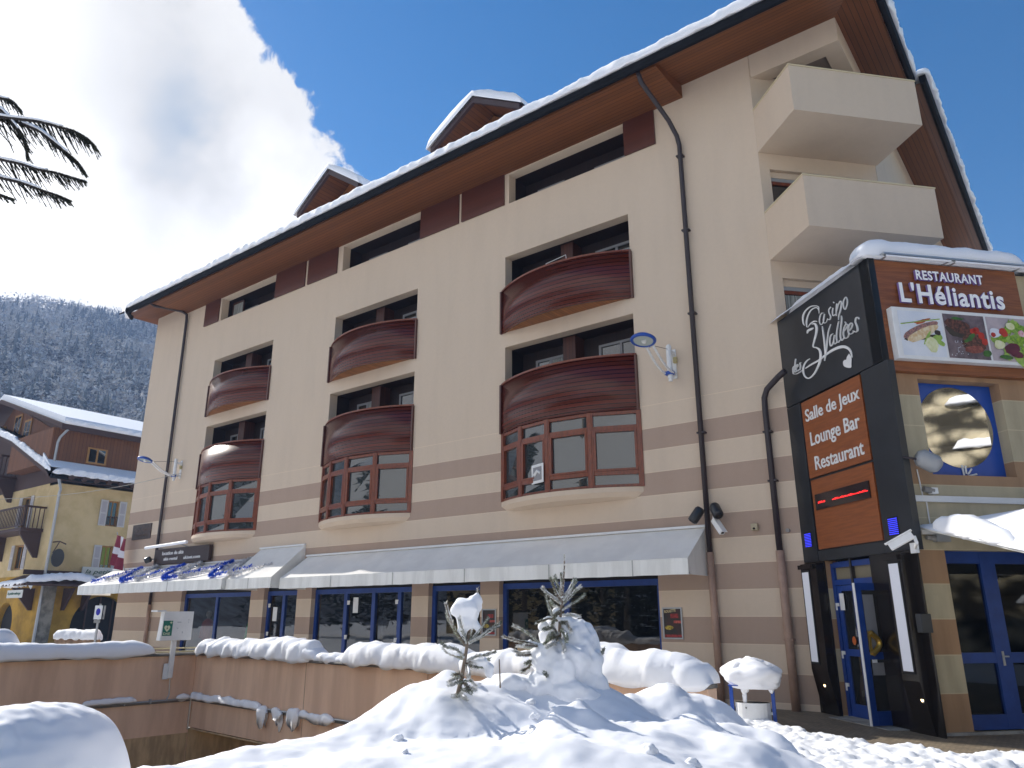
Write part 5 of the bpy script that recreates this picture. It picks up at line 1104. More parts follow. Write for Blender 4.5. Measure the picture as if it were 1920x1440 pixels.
# ================================================================== foreground snow bank
# blobs: photo x of the summit, photo y of the summit, depth from the camera, half-width, half-depth, skirt
BL = [(-60, 1312, 4.6, .8, .9, 0), (60, 1316, 4.3, .62, .8, 0), (150, 1352, 4.1, .34, .55, 0)]
def wz(px, py, d): return at(px, py, d)
def field(name, blobs, l0, l1, f0, f1, step, label, floor=0.0, sm=.05, seed=0, rough=.05, edges=1):
    cs = []
    for b in blobs:
        p = wz(b[0], b[1], b[2]); v = p-CAM; cs.append((v.dot(RH), v.dot(FH), p.z, b[3], b[4], b[5] if len(b) > 5 else 0))
    nx = int((l1-l0)/step); ny = int((f1-f0)/step); vs = []
    for j in range(ny+1):
        for i in range(nx+1):
            l = l0+(l1-l0)*i/nx; f = f0+(f1-f0)*j/ny
            wl = l+.10*noise.noise(Vector((l*2.6, f*2.6, seed))); wf = f+.10*noise.noise(Vector((l*2.6, f*2.6, seed+5)))
            acc = exp(floor/sm)
            for cl_, cf, ct, a, b, kx in cs:
                r2 = ((wl-cl_)/a)**2+((wf-cf)/b)**2
                if r2 > 7: continue
                h = ct-(kx if kx else .5)*(1-exp(-r2))*(1 if r2 < 2 else 1+.25*(r2-2))
                acc += exp(min(h, 5)/sm)
            z = sm*math.log(acc)-sm*math.log(2) if 0 else sm*math.log(acc)
            z += rough*fbm((l, f, seed), 1.7, 4)+rough*.45*fbm((l, f, seed+11), 7, 3)+rough*.8*max(0, fbm((l, f, seed+3), 4.5, 4))+rough*.3*abs(fbm((l, f, seed+6), 11, 2))
            e = min(i, nx-i, j, ny-j)*step/.35
            if e < 1: z = floor-.1+(z-floor+.1)*e if edges else z
            p = CAM+RH*l+FH*f; vs.append((p.x, p.y, z))
    mb = MB(); mb.add(vs, [(j*(nx+1)+i, j*(nx+1)+i+1, (j+1)*(nx+1)+i+1, (j+1)*(nx+1)+i) for j in range(ny) for i in range(nx)], m_snow)
    return mb
MAIN = [(260, 1446, 4.2, .8, .6, .5), (420, 1414, 4.6, .9, .8, .5), (560, 1392, 4.9, .9, .8, .5), (670, 1368, 5.2, .7, .7, .45), (745, 1338, 5.4, .5, .6, .4), (800, 1302, 5.6, .4, .5, .35), (832, 1264, 5.75, .22, .3, .16), (875, 1292, 5.7, .4, .5, .3), (925, 1302, 5.7, .4, .5, .3), (965, 1266, 5.9, .26, .35, .2), (1015, 1280, 5.9, .4, .4, .3), (1080, 1284, 5.8, .5, .5, .3), (1140, 1302, 5.7, .35, .4, .3),
        (800, 1400, 4.6, 1.2, .9, .4), (1000, 1392, 4.6, .9, .8, .35), (1088, 1312, 5.0, .22, .24, .26), (1045, 1330, 4.9, .2, .22, .22), (1118, 1345, 4.8, .2, .22, .2), (1060, 1392, 4.2, .30, .24, .18), (1300, 1348, 5.1, .2, .25, .16), (1240, 1378, 4.6, .24, .24, .15), (920, 1412, 4.3, .6, .45, .2), (1200, 1365, 5.0, .45, .5, .25), (1270, 1362, 5.0, .4, .4, .22), (1380, 1362, 5.3, .42, .45, .3), (1445, 1376, 5.2, .22, .3, .3), (1360, 1388, 4.7, .5, .5, .25), (1200, 1418, 4.2, .5, .4, .2), (1420, 1400, 4.7, .36, .4, .3), (700, 1424, 4.3, 1.0, .6, .35), (1150, 1380, 4.6, .4, .4, .18)]
mb = field('snow_bank', MAIN, -2.25, 2.1, 3.0, 6.9, .026, '', floor=.30, sm=.045, seed=2, rough=.022)
r_ = random.Random(8); nv = len(mb.v)
for k in range(28):
    v = mb.v[r_.randrange(nv)].copy(); q = v-CAM; l_, f_ = q.dot(RH), q.dot(FH)
    if -.7 < l_ < 1.9 and 3.6 < f_ < 6.2 and v.z > .5: s_ = r_.uniform(.015, .05); ico(mb, v+Vector((0, 0, s_*.2)), (s_, s_*.9, s_*.7), m_snow, k+200, .4, 1.4, sub=3)
bank = mb.build('snow_bank', smooth=True); tag(bank, 'heap of lumpy snow in the foreground around the two saplings', 'snow', kind='stuff')
mb = field('snow_mound', [(1180, 1305, 7.6, .5, .6), (1245, 1284, 7.8, .6, .7), (1320, 1302, 7.8, .32, .5, .4), (1150, 1330, 7.4, .6, .6), (1330, 1330, 7.6, .25, .4, .4)], .5, 2.9, 6.6, 9.0, .035, '', floor=.0, sm=.04, seed=9, rough=.03)
tag(mb.build('snow_mound', smooth=True), 'smooth rounded snow mound between the saplings and the litter bin', 'snow', kind='stuff')
mb = MB(); ico(mb, at(40, 1400, 4.2), (.62, .75, .30), m_snow, 2, .10, 1.0, sub=5)
cpt = at(20, 1500, 4.2)
mb = MB(); n, m = 70, 60; vs = []; base = CAM
c0 = at(20, 1440, 4.1); L0 = (c0-CAM).dot(RH); top = at(30, 1316, 4.35).z
for j in range(m+1):
    for i in range(n+1):
        u = i/n*2*pi; v = j/m; th = v*pi*.5
        rx = .47*sin(th)**.75 if th > 0 else 0; ry = .95*sin(th)**.75 if th > 0 else 0; z = top-.02 - .95*(1-cos(th)**.85 if th < pi/2 else 1)
        p = CAM+RH*(L0-.14+rx*cos(u))+FH*(4.45+ry*sin(u)); q = p+Vector((0, 0, 0)); k = .035*fbm((q.x, q.y, z), 2.2, 3)+.012*noise.noise(Vector((q.x*14, q.y*14, z*14)))
        vs.append((q.x+k, q.y-k, z+k))
mb.add(vs, [(j*(n+1)+i, j*(n+1)+i+1, (j+1)*(n+1)+i+1, (j+1)*(n+1)+i) for j in range(m) for i in range(n)], m_snow)
tag(mb.build('snow_pillow', smooth=True), 'big smooth pillow of snow at the lower left corner', 'snow', kind='stuff')
# ================================================================== saplings (young spruces)
m_bark = mat('sapling_bark', (.22, .17, .13), rough=.9, vary=.3, vscale=20); m_need = mat('needles', (.20, .225, .16), rough=.7, vary=.5, vscale=9); m_frost = mat('frost', (.76, .77, .77), rough=.8, col2=(.42, .41, .37), vscale=55)
def needles(mb, a, b, dens, ln, m, rnd, up_only=False, w=.0035):
    a = Vector(a); b = Vector(b); d = (b-a); L_ = d.length; d.normalize(); vs = []; fs = []
    for k in range(int(L_*dens)):
        p = a+d*L_*rnd.random(); r = Vector((rnd.gauss(0, 1), rnd.gauss(0, 1), rnd.gauss(0, 1))); r = (r-d*r.dot(d)).normalized()
        q = p+(d*.75+r*.75)*ln*rnd.uniform(.6, 1.1); s = d.cross(r)*w; o = len(vs); vs += [tuple(p-s), tuple(p+s), tuple(q)]; fs.append((o, o+1, o+2))
    if vs: mb.add(vs, fs, m)
def sapling(name, d, stem, twigs, label, lumps, r0=.016, seed=1, dens=500):
    rnd = random.Random(seed); base = at(stem[0][0], stem[0][1], d); base.z = 0
    t = empty(name, (base.x, base.y, base.z), label, 'tree', 'snowy spruce saplings in the foreground snow')
    P2 = lambda p, dz=0: at(p[0], p[1], d+dz)
    pts = [P2(p) for p in stem]; n = len(pts); mb = MB(); lo = Vector((pts[0].x, pts[0].y, .3)); mb.tube([lo]+pts, [r0*1.1]+[r0*(1-.75*i/(n-1)) for i in range(n)], m_bark, seg=8); mb.build('trunk', t, smooth=True)
    mb = MB(); nb = MB()
    [needles(nb, pts[i], pts[i+1], dens*.8, .022, m_frost, rnd, w=.005) for i in range(len(pts)//2, len(pts)-1)]
    for tw in twigs:
        dz = tw[0]; q = [P2(p, dz*i/(len(tw)-2)) for i, p in enumerate(tw[1:])]; k = len(q); mb.tube(q, [.0085*(1-.4*i/(k-1)) for i in range(k)], m_frost if rnd.random() < .6 else m_bark, seg=5)
        for a, b in zip(q, q[1:]): needles(nb, a, b, dens*1.5, .027, m_need if rnd.random() < .5 else m_frost, rnd, w=.005); needles(nb, a, b, dens*1.0, .022, m_frost, rnd, w=.005)
    mb.build('branch', t); nb.build('needles', t)
    mb = MB()
    for i, (px, py, dz, rx, rz) in enumerate(lumps): ico(mb, at(px, py, d+dz), (rx, rx*.75, rz), m_snow, i+40+seed, .30, 1.2)
    # little snow ridges on twigs
    for tw in twigs:
        q = [P2(p, tw[0]*i/(len(tw)-2)) for i, p in enumerate(tw[1:])]
        if rnd.random() < .55: mb.tube([p+Vector((0, 0, .009)) for p in q], [.004]+[rnd.uniform(.006, .014) for _ in q[1:-1]]+[.004], m_snow, seg=6)
    o = mb.build('snow_load', t, smooth=True); rm = o.modifiers.new('r', 'REMESH'); rm.mode = 'VOXEL'; rm.voxel_size = .011; rm.use_smooth_shade = True; sm_ = o.modifiers.new('s', 'SMOOTH'); sm_.iterations = 5; sm_.factor = .5; return t
Z4 = lambda x, y: (800+x/4.8, 1030+y/4.8)
zz = lambda *p: [Z4(*q) for q in p]
sapling('spruce_sapling', 5.35, zz((270, 1350), (310, 1180), (345, 990), (365, 850), (400, 640), (455, 480), (462, 345)),
    [[.1]+zz((350, 870), (270, 760), (200, 640), (180, 580)), [-.1]+zz((345, 860), (240, 700), (190, 560), (170, 480)), [-.12]+zz((360, 850), (320, 730), (295, 620)), [.12]+zz((370, 850), (390, 760), (405, 700)), [-.05]+zz((370, 840), (470, 740), (550, 620)), [.05]+zz((375, 850), (520, 770), (600, 710), (665, 655)), [-.2]+zz((380, 830), (470, 790), (560, 720), (640, 690)),
     [-.15]+zz((345, 980), (270, 900), (180, 880), (135, 845)), [.15]+zz((345, 990), (260, 960), (190, 930), (150, 890)), [-.1]+zz((360, 1010), (440, 965), (530, 950), (620, 920)), [.2]+zz((360, 1020), (460, 1010), (560, 990)), [-.2]+zz((360, 1040), (380, 1100), (375, 1160)), [.1]+zz((350, 1040), (450, 1060), (520, 1050)),
     [-.12]+zz((320, 1150), (250, 1160), (195, 1200)), [-.2]+zz((320, 1190), (240, 1210), (200, 1220)), [.1]+zz((320, 1190), (400, 1180), (440, 1230)), [-.2]+zz((330, 1200), (390, 1250), (440, 1260)), [-.2]+zz((310, 1260), (370, 1270), (400, 1290)), [-.15]+zz((300, 1310), (260, 1320), (235, 1320)), [-.1]+zz((330, 1160), (300, 1120), (240, 1130)), [-.2]+zz((300, 1290), (330, 1330), (360, 1350))],
    'bare frosted spruce sapling on the left carrying one large wad of snow near its tip',
    [(800+350/4.8, 1030+520/4.8, .0, .095, .065), (800+430/4.8, 1030+500/4.8, .02, .065, .075), (800+285/4.8, 1030+540/4.8, .0, .06, .05), (800+340/4.8, 1030+640/4.8, 0, .055, .075), (800+330/4.8, 1030+730/4.8, 0, .035, .055), (800+450/4.8, 1030+690/4.8, 0, .03, .03), (800+455/4.8, 1030+420/4.8, 0, .018, .03), (800+400/4.8, 1030+570/4.8, 0, .06, .06), (800+480/4.8, 1030+1010/4.8, .05, .06, .03), (800+560/4.8, 1030+1090/4.8, .05, .04, .05)], seed=1)
sapling('spruce_sapling', 5.8, zz((1190, 1000), (1200, 880), (1195, 760), (1200, 640), (1215, 520), (1228, 330), (1238, 180), (1240, 45)),
    [[-.1]+zz((1215, 470), (1170, 400), (1140, 320), (1115, 260)), [.1]+zz((1215, 440), (1185, 340), (1155, 240)), [.0]+zz((1218, 420), (1212, 320), (1210, 220)), [.1]+zz((1225, 430), (1280, 370), (1310, 310), (1330, 270)), [-.1]+zz((1225, 460), (1290, 380), (1345, 290)), [.1]+zz((1220, 500), (1290, 430), (1340, 370), (1385, 335)), [-.1]+zz((1215, 550), (1290, 500), (1360, 460), (1420, 410)), [-.12]+zz((1210, 490), (1150, 440), (1080, 390), (1040, 345)), [.1]+zz((1205, 540), (1150, 510), (1110, 460)), [-.1]+zz((1140, 620), (1100, 520), (1070, 410)),
     [-.2]+zz((1195, 560), (1150, 600), (1135, 680)), [-.1]+zz((1190, 640), (1100, 620), (990, 660)), [-.25]+zz((1200, 660), (1260, 660), (1300, 740)), [.1]+zz((1210, 590), (1300, 590), (1375, 605)),
     [-.2]+zz((1200, 800), (1130, 790), (1060, 850)), [-.25]+zz((1195, 760), (1120, 750), (1090, 810)), [-.2]+zz((1090, 890), (960, 850), (850, 830), (690, 785)), [-.1]+zz((1050, 880), (940, 780), (860, 720), (785, 685)), [-.2]+zz((1080, 880), (980, 870), (880, 860)), [-.15]+zz((1060, 900), (960, 920), (860, 940), (790, 915)), [-.2]+zz((1010, 920), (920, 950), (820, 950)), [-.15]+zz((1000, 940), (940, 1000), (890, 1030)), [-.1]+zz((980, 960), (920, 1060), (860, 1100)), [.1]+zz((1000, 900), (900, 880), (820, 870)), [-.2]+zz((1120, 860), (1150, 800), (1130, 740)),
     [-.3]+zz((1180, 850), (1140, 840), (1080, 880)), [-.28]+zz((1190, 800), (1230, 850), (1240, 910)), [-.25]+zz((1180, 780), (1140, 700), (1060, 720)), [-.3]+zz((1210, 720), (1250, 760), (1260, 830)), [-.25]+zz((1140, 1180), (1100, 1160), (1060, 1110)), [-.1]+zz((1540, 940), (1580, 950), (1590, 900))],
    'taller spruce sapling on the right with a bare leader and snow piled against its side',
    [(800+1130/4.8, 1030+690/4.8, .1, .09, .06), (800+1050/4.8, 1030+690/4.8, .0, .045, .04), (800+1080/4.8, 1030+780/4.8, .08, .06, .07), (800+1210/4.8, 1030+640/4.8, .05, .09, .035), (800+1320/4.8, 1030+720/4.8, .05, .12, .07), (800+1395/4.8, 1030+770/4.8, .1, .11, .11), (800+1370/4.8, 1030+900/4.8, .0, .14, .16), (800+1430/4.8, 1030+960/4.8, .05, .12, .18), (800+1410/4.8, 1030+1080/4.8, 0, .15, .18), (800+1290/4.8, 1030+1020/4.8, -.05, .16, .15), (800+1180/4.8, 1030+1090/4.8, -.1, .14, .13), (800+1060/4.8, 1030+980/4.8, -.05, .12, .11), (800+1160/4.8, 1030+560/4.8, 0, .03, .03), (800+1330/4.8, 1030+600/4.8, .1, .03, .02), (800+930/4.8, 1030+830/4.8, 0, .025, .018), (1072, 1225, .05, .14, .16), (1045, 1272, -.05, .16, .14), (1088, 1268, 0, .15, .18), (1010, 1288, -.1, .13, .09), (1108, 1292, -.05, .12, .13), (1075, 1305, -.15, .19, .11), (960, 1285, -.1, .12, .08)], seed=2, dens=650)
# lone stalk
mb = MB(); mb.tube([at(938, 1290, 5.6), at(937, 1262, 5.6), at(936, 1236, 5.6)], [.006, .005, .004], m_bark, seg=6); tag(mb.build('dry_stalk'), 'single thin brown stalk sticking out of the snow between the saplings', 'twig')

# ================================================================== yellow house at the far left
HS = .817; HX, HY = -46.7, 4.44
HZ = lambda z: (z-1.75)*HS+1.75
TR = lambda r, o, z: Vector((HX+o*HS, HY+r*HS, HZ(z)))       # right facade (faces +x): r along +y
TF2 = lambda l, o, z: Vector((HX-l*HS, HY-o*HS, HZ(z)))       # front facade (faces -y): l to the left
H = empty('yellow_house', (HX, HY, 0), 'yellow chalet with brown timber upper storeys and snow covered roofs, far left of the street', 'house')
m_yel = mat('yellow_render', (.62, .47, .25), rough=.9, col2=(.50, .37, .18), vscale=.8, bump=.2); m_yel2 = mat('ochre_yellow', (.42, .24, .03), rough=.9, vary=.3, vscale=1)
m_chw = boards('chalet_boards', (.16, .06, .022), 3, .22, rough=.7, vary=.3); m_chd = mat('chalet_dark', (.06, .03, .025), rough=.7); m_shut = mat('shutter', (.52, .50, .48), rough=.6); m_wfr = mat('window_ochre', (.36, .18, .05), rough=.6)
mb = MB(); hr = [(3.78, 4.75, 8.75, 10.8), (3.8, 4.8, 5.2, 7.2)]
holes_wall(mb, 0, 9, 4.8, 11.9, hr, m_yel, .3, TR); hf = [(5.0, 6.8, 8.1, 11.2), (4.6, 6.6, 5.3, 7.3)]
holes_wall(mb, 0, 22, 4.8, 11.9, hf, m_yel, .3, TF2); mb.box(0, 9, -2, -.0, 11.7, 11.9, m_chd, TR)
w_ = mb.build('wall', H)
mb = MB()
def archwall(T, x0, x1, cx, r, z0, zt, m):
    n = 20; pts = [(cx-r, z0)]+[(cx-r*cos(pi*k/n), 1.1+r*1.0*sin(pi*k/n)) for k in range(n+1)]+[(cx+r, z0)]
    for k in range(len(pts)-1):
        (a, za), (b, zb) = pts[k], pts[k+1]
        if b > a: mb.add([(a, 0, za), (b, 0, zb), (b, 0, zt), (a, 0, zt)], [(0, 1, 2, 3)], m, T)
        mb.add([(a, 0, za), (b, 0, zb), (b, -.5, zb), (a, -.5, za)], [(0, 1, 2, 3)], m, T)
    mb.add([(x0, 0, z0), (cx-r, 0, z0), (cx-r, 0, zt), (x0, 0, zt)], [(0, 1, 2, 3)], m, T); mb.add([(cx+r, 0, z0), (x1, 0, z0), (x1, 0, zt), (cx+r, 0, zt)], [(0, 1, 2, 3)], m, T)
archwall(TR, 0, 9, 4.6, 2.2, -.6, 4.8, m_yel2); archwall(TF2, 0, 9, 6.2, 1.7, -.6, 4.8, m_yel2); mb.add([(9, 0, -.6), (22, 0, -.6), (22, 0, 4.8), (9, 0, 4.8)], [(0, 1, 2, 3)], m_yel2, TF2)
mb.build('ground_floor', H)
mb = MB(); mb.box(.5, 8.9, -.6, -.5, -.6, 4.7, m_dark, TR); mb.box(.6, 9, -.6, -.51, -.6, 4.7, m_dark, TF2)
for r in (3.6, 4.6, 5.6): mb.box(r-.06, r+.06, -.48, -.42, -.6, 3.3, m_chd, TR)
mb.build('arch_door', H)
mb = MB(); mb.box(-.05, 1.0, .005, .05, -.6, 4.0, mat('stone_quoin', (.26, .23, .18), vary=.5, vscale=1.5, bump=.6, bscale=6), TR); mb.build('stone_corner', H)
# timber storeys
mb = MB(); mb.box(-1.2, 9, -8, .0, 13.2, 16.0, m_chw, TR); mb.add([(-.0, .02, 11.9), (9, .02, 11.9), (9, .02, 13.3), (0, .02, 13.3)], [(0, 1, 2, 3)], m_chd, TR)
mb.prism([(0, 11.9), (22, 11.9), (22, 15.5), (16, 18.5), (6, 15.0), (0, 12.9)], -.0, .01, m_chd, TF2); mb.prism([(1, 12), (20, 12), (20, 16), (13.5, 20.2), (2.2, 16.0)], -.4, -.3, m_chw, TF2)
mb.build('timber_storey', H)
def slab(mb, P, th, m):
    n = len(P); mb.add([tuple(p) for p in P]+[(p[0], p[1], p[2]+th) for p in P], [tuple(range(n)), tuple(range(n, 2*n))]+[(i, (i+1) % n, (i+1) % n+n, i+n) for i in range(n)], m)
# upper roof: ridge runs along +y, gable faces front
def HP(l, y, z): return (HX-l*HS, HY+y*HS, HZ(z))
rf = MB(); sn = MB()
for (la, za, lb, zb) in ((13.4, 20.6, -.9, 16.2), (13.4, 20.6, 25.5, 16.4)):
    for mbx, m, off, th in ((rf, m_chd, -.35, .3), (sn, m_snowroof, 0, .45)):
        e = 0 if mbx is rf else .15
        slab(mbx, [HP(la, -1.0+e, za+off), HP(lb, -1.0+e, zb+off), HP(lb, 12, zb+off), HP(la, 12, za+off)], th, m)
rf.build('roof', H)
# lower skirt roof: along the front gable and round the right side
l0 = MB(); 
for mbx, m, off, th in ((rf2 := MB(), m_chd, -.3, .28), (sn, m_snowroof, 0.0, .4)):
    slab(mbx, [HP(.9, -1.3, 13.55+off), HP(-1.1, -1.3, 12.2+off), HP(-1.1, 12, 12.2+off), HP(.9, 12, 13.55+off)], th, m)
    slab(mbx, [HP(17, -1.3, 18.6+off), HP(8, -1.3, 15.9+off), HP(-1.1, -1.3, 12.2+off), HP(-1.1, -.0, 12.25+off), HP(8, -.0, 15.9+off), HP(17, -.0, 18.6+off)], th, m)
rf2.build('skirt_roof', H)
snow_ribbon(sn, [HP(-1.15, -1.2, 12.25), HP(-1.15, 12, 12.25)], .14, .34, 51, m_snowroof, step=.15, lump=.2); snow_ribbon(sn, [HP(-.95, -.9, 16.35), HP(-.95, 12, 16.35)], .14, .25, 52, m_snowroof, step=.15, lump=.1)
snow_ribbon(sn, [HP(-1.1, -1.25, 12.4), HP(8, -1.25, 16.1), HP(17, -1.25, 18.8)], .14, .3, 53, m_snowroof, step=.12, lump=.35)
sn.build('roof_snow', H, smooth=False)
mb = MB()
for k in range(7): mb.tube([TR(.2+k*.95, 1.0, 12.05), TR(.2+k*.95, 1.38, 12.02)], .16, m_chd, seg=10)
mb.build('roof_tile', H)
mb = MB(); mb.box(-1.2, 9, .95, 1.12, 11.85, 12.05, m_gut, TR); mb.box(-1.0, 9, .78, .95, 15.75, 15.95, m_chd, TR); mb.tube([TR(-.6, 1.0, 11.9), TR(-.1, .4, 11.2), TR(-.05, .15, 10.9), TR(-.05, .15, -.5)], .085, m_alu, seg=8); mb.tube([TR(-.5, .9, 15.8), TR(-.75, .3, 15.2), TR(-.8, .15, 14.8), TR(-.8, .12, 13.3)], .08, m_alu, seg=8); mb.build('gutter', H)
# windows with shutters
def hwin(T, x0, x1, z0, z1, shut=True, col=None, rail=False):
    mb = MB(); f = .1; mb.box(x0, x0+f, -.25, -.15, z0, z1, m_wfr, T); mb.box(x1-f, x1, -.25, -.15, z0, z1, m_wfr, T); mb.box(x0+f, x1-f, -.25, -.15, z1-f, z1, m_wfr, T); mb.box(x0+f, x1-f, -.25, -.15, z0, z0+f, m_wfr, T); mb.box((x0+x1)/2-.04, (x0+x1)/2+.04, -.25, -.16, z0+f, z1-f, m_wfr, T)
    fr = mb.build('window', H); mb = MB(); mb.box(x0+f, x1-f, -.22, -.2, z0+f, z1-f, m_glassd, T); mb.build('pane', fr)
    if col: mb = MB(); mb.box(x0+f+.05, x1-f-.05, -.195, -.19, z0+.5, z1-f, col, T); mb.build('curtain', fr)
    if rail:
        mb = MB(); mb.box(x0-.02, x1+.02, .02, .06, z0+.7, z0+.76, m_chd, T)
        for k in range(8): mb.box(x0+(x1-x0)*k/7-.015, x0+(x1-x0)*k/7+.015, .025, .055, z0+.02, z0+.7, m_chd, T)
        mb.build('railing', fr)
    if shut:
        for a, b in ((x0-.62, x0-.04), (x1+.04, x1+.62)):
            mb = MB(); mb.box(a, b, .02, .07, z0-.03, z1+.03, m_shut, T)
            for zz_ in (z0+.06, (z0+z1)/2+.04): mb.box(a+.1, b-.1, .071, .076, zz_, zz_+(z1-z0)/2-.14, mat('shutter_panel', (.40, .37, .38)), T)
            mb.build('shutter', fr)
hwin(TR, 3.85, 4.7, 8.78, 10.78, rail=True); hwin(TR, 3.87, 4.73, 5.22, 7.18, col=mat('curtain_green', (.22, .28, .03)))
hwin(TF2, 5.1, 6.7, 8.15, 11.15); hwin(TF2, 4.7, 6.5, 5.35, 7.25)
mb = MB(); mb.box(1.55, 3.1, .004, .08, 13.55, 14.85, m_wfr, TR); mb.box(1.7, 2.25, .081, .09, 13.68, 14.72, m_glassd, TR); mb.box(2.4, 2.95, .081, .09, 13.68, 14.72, m_glassd, TR); mb.build('attic_window', H)
mb = MB()
for l, z0, z1 in ((4.5, 13.5, 15.6), (9.6, 15.2, 18.4), (12.0, 15.4, 19.2), (15.5, 15.0, 18.6)):
    mb.box(l-.8, l+.8, -.29, -.22, z0, z1, m_wfr, TF2); mb.box(l-.62, l-.06, -.219, -.21, z0+.2, z1-.2, m_glassd, TF2); mb.box(l+.06, l+.62, -.219, -.21, z0+.2, z1-.2, m_glassd, TF2)
mb.build('gable_window', H)
def hbal(l0, l1, z0, O):
    mb = MB(); mb.box(l0, l1, .005, O, z0-.25, z0, m_chd, TF2); mb.box(l0, l1, O-.1, O, z0+1.55, z0+1.7, m_chd, TF2); mb.box(l0, l1, O-.08, O-.02, z0+.12, z0+.22, m_chd, TF2); mb.box(l0, l0+.1, .005, O-.1, z0+1.55, z0+1.7, m_chd, TF2)
    n = int((l1-l0)/.3)
    for k in range(n+1): x = l0+(l1-l0)*k/n; mb.box(x-.035, x+.035, O-.075, O-.03, z0+.22, z0+1.55, m_chd, TF2)
    for k in range(5): o = .15+(O-.3)*k/4; mb.box(l0+.02, l0+.07, o-.03, o+.03, z0, z0+1.55, m_chd, TF2)
    for l in (l0+.3, (l0+l1)/2, l1-.3): mb.prism([(0.01, z0-2.2), (.3, z0-2.2), (O-.1, z0-.5), (O-.1, z0-.26), (.01, z0-.26)], l-.1, l+.1, m_chd, lambda o, l_, z: TF2(l_, o, z))
    mb.build('balcony', H)
hbal(1.7, 16, 8.3, 1.6); hbal(9, 20, 13.2, 1.5)
# canopy over the ground floor with snow, and shop boards
mb = MB()
def canopy(mbx, m, off, th):
    slab(mbx, [TR(-2.0, 1.9, 3.9+off), TR(9, 1.9, 3.9+off), TR(9, .02, 4.7+off), TR(0, .02, 4.7+off)], th, m); slab(mbx, [TF2(-2.2, 1.9, 3.9+off), TF2(4.0, 1.9, 3.9+off), TF2(4.0, .02, 4.7+off), TF2(0, .02, 4.7+off)], th, m)
canopy(mb, m_chd, 0, .12); mb.box(-1.5, 9, .01, .03, 4.75, 5.1, m_chd, TR)
for r in (1.6, 3.0): mb.prism([(.02, 2.2), (.25, 2.2), (1.6, 3.8), (.02, 3.8)], r-.1, r+.1, m_chd, lambda o, r_, z: TR(r_, o, z))
mb.prism([(.02, 2.2), (.25, 2.2), (1.6, 3.8), (.02, 3.8)], 1.2, 1.4, m_chd, lambda o, r_, z: TF2(r_, o, z))
cn_ = mb.build('canopy', H)
mb = MB(); snow_ribbon(mb, [TR(-1.8, 1.6, 4.15), TR(1.5, 1.3, 4.45), TR(3, 1.6, 4.2), TR(9, 1.6, 4.15)], .4, .38, 61, m_snowroof, step=.12, lump=.3); snow_ribbon(mb, [TF2(-1.5, 1.5, 4.15), TF2(3.8, 1.5, 4.0)], .35, .2, 62, m_snowroof, step=.12, lump=.5, droop=.25); mb.build('snow_layer', cn_, smooth=True)
t = empty('shop_sign', TR(3.5, .2, 5.2), 'white board starting la petite on the yellow house, partly behind the left awning', 'sign')
mb = MB(); mb.box(2.55, 8, .1, .2, 4.72, 5.5 - .02, mat('board_white', (.62, .62, .58)), TR); mb.build('board', t)
vs, fs = text('la petite auberge', 4.6, .42, .02, shear=.3, bold=.01); mb = MB(); mb.add(vs, fs, mat('sign_green', (.05, .12, .08)), lambda a, b, c: TR(2.8+a, .21+c, 4.88+b)); mb.build('lettering', t)
t = empty('hanging_sign', TF2(3, 1.9, 3.2), 'small white board hung under the snowy canopy corner of the yellow house', 'sign'); mb = MB(); mb.box(-1.6, 1.1, 1.85, 1.9, 3.05, 3.6, MATS['board_white'], TF2); mb.build('board', t)
vs, fs = text('la petite auberge', 2.3, .24, .02, shear=.3, bold=.01); mb = MB(); mb.add(vs, fs, MATS['sign_green'], lambda a, b, c: TF2(.95-a, 1.91+c, 3.22+b)); mb.build('lettering', t)
t = empty('round_sign', TR(.45, .6, 5.8), 'round black sign hanging from a wrought bracket on the yellow wall', 'sign'); mb = MB(); n = 20
cpt = TR(.4, .8, 6.0); mb.add([tuple(cpt+Vector((dx*.05, -.03, 0))+Vector((.42*cos(2*pi*k/n)*.7, .0, .55*sin(2*pi*k/n)))+Vector((0, .42*cos(2*pi*k/n)*.6, 0))) for dx in (0, 1) for k in range(n)], [tuple(range(n)), tuple(range(n, 2*n))]+[(k, (k+1) % n, (k+1) % n+n, k+n) for k in range(n)], m_black); mb.build('disc', t)
mb = MB(); mb.tube([TR(.2, .0, 7.2), TR(.3, .9, 7.2), TR(.6, 1.3, 7.0)], .04, m_chd, seg=6); mb.tube([TR(.25, .1, 6.4), TR(.3, .9, 7.2)], .03, m_chd, seg=6); mb.build('bracket', t)
mb = MB(); mb.tube([at(-10, 938, 34)]+[at(0+340*k/12, 936-49*k/12+10*sin(pi*k/12), 34-6.5*k/12) for k in range(13)], .011, m_conc, seg=5); tag(mb.build('overhead_cable'), 'thin overhead cable crossing in front of the yellow house to the main building', 'cable')
# neighbouring roof behind, at the far left edge
# ================================================================== mountain and forest
DH = FH*cos(radians(31.5))-RH*sin(radians(31.5)); SH = Vector((DH.y, -DH.x, 0))
def hill_h(a, b):       # a distance along DH, b sideways (right positive)
    crest = 164+8*noise.noise(Vector((b*.012, 3, 0)))+ (-8 if b < -20 else 0)*min(1, (-20-b)/60)
    t = max(0, min(1, (a-95)/360)); z = crest*(t**.95)
    if a > 455: z = crest-(a-455)*.25
    return z-3+6*noise.noise(Vector((a*.02, b*.02, 1)))*min(1, t*4)
mb = MB(); NA, NB = 70, 60; vs = []
for i in range(NA+1):
    for j in range(NB+1):
        a = 92+600*i/NA; b = -330+640*j/NB; p = CAM+DH*a+SH*b; vs.append((p.x, p.y, hill_h(a, b)))
m_hill = mat('hill_ground', (.30, .31, .33), rough=1, col2=(.10, .095, .09), vscale=.25, detail=10)
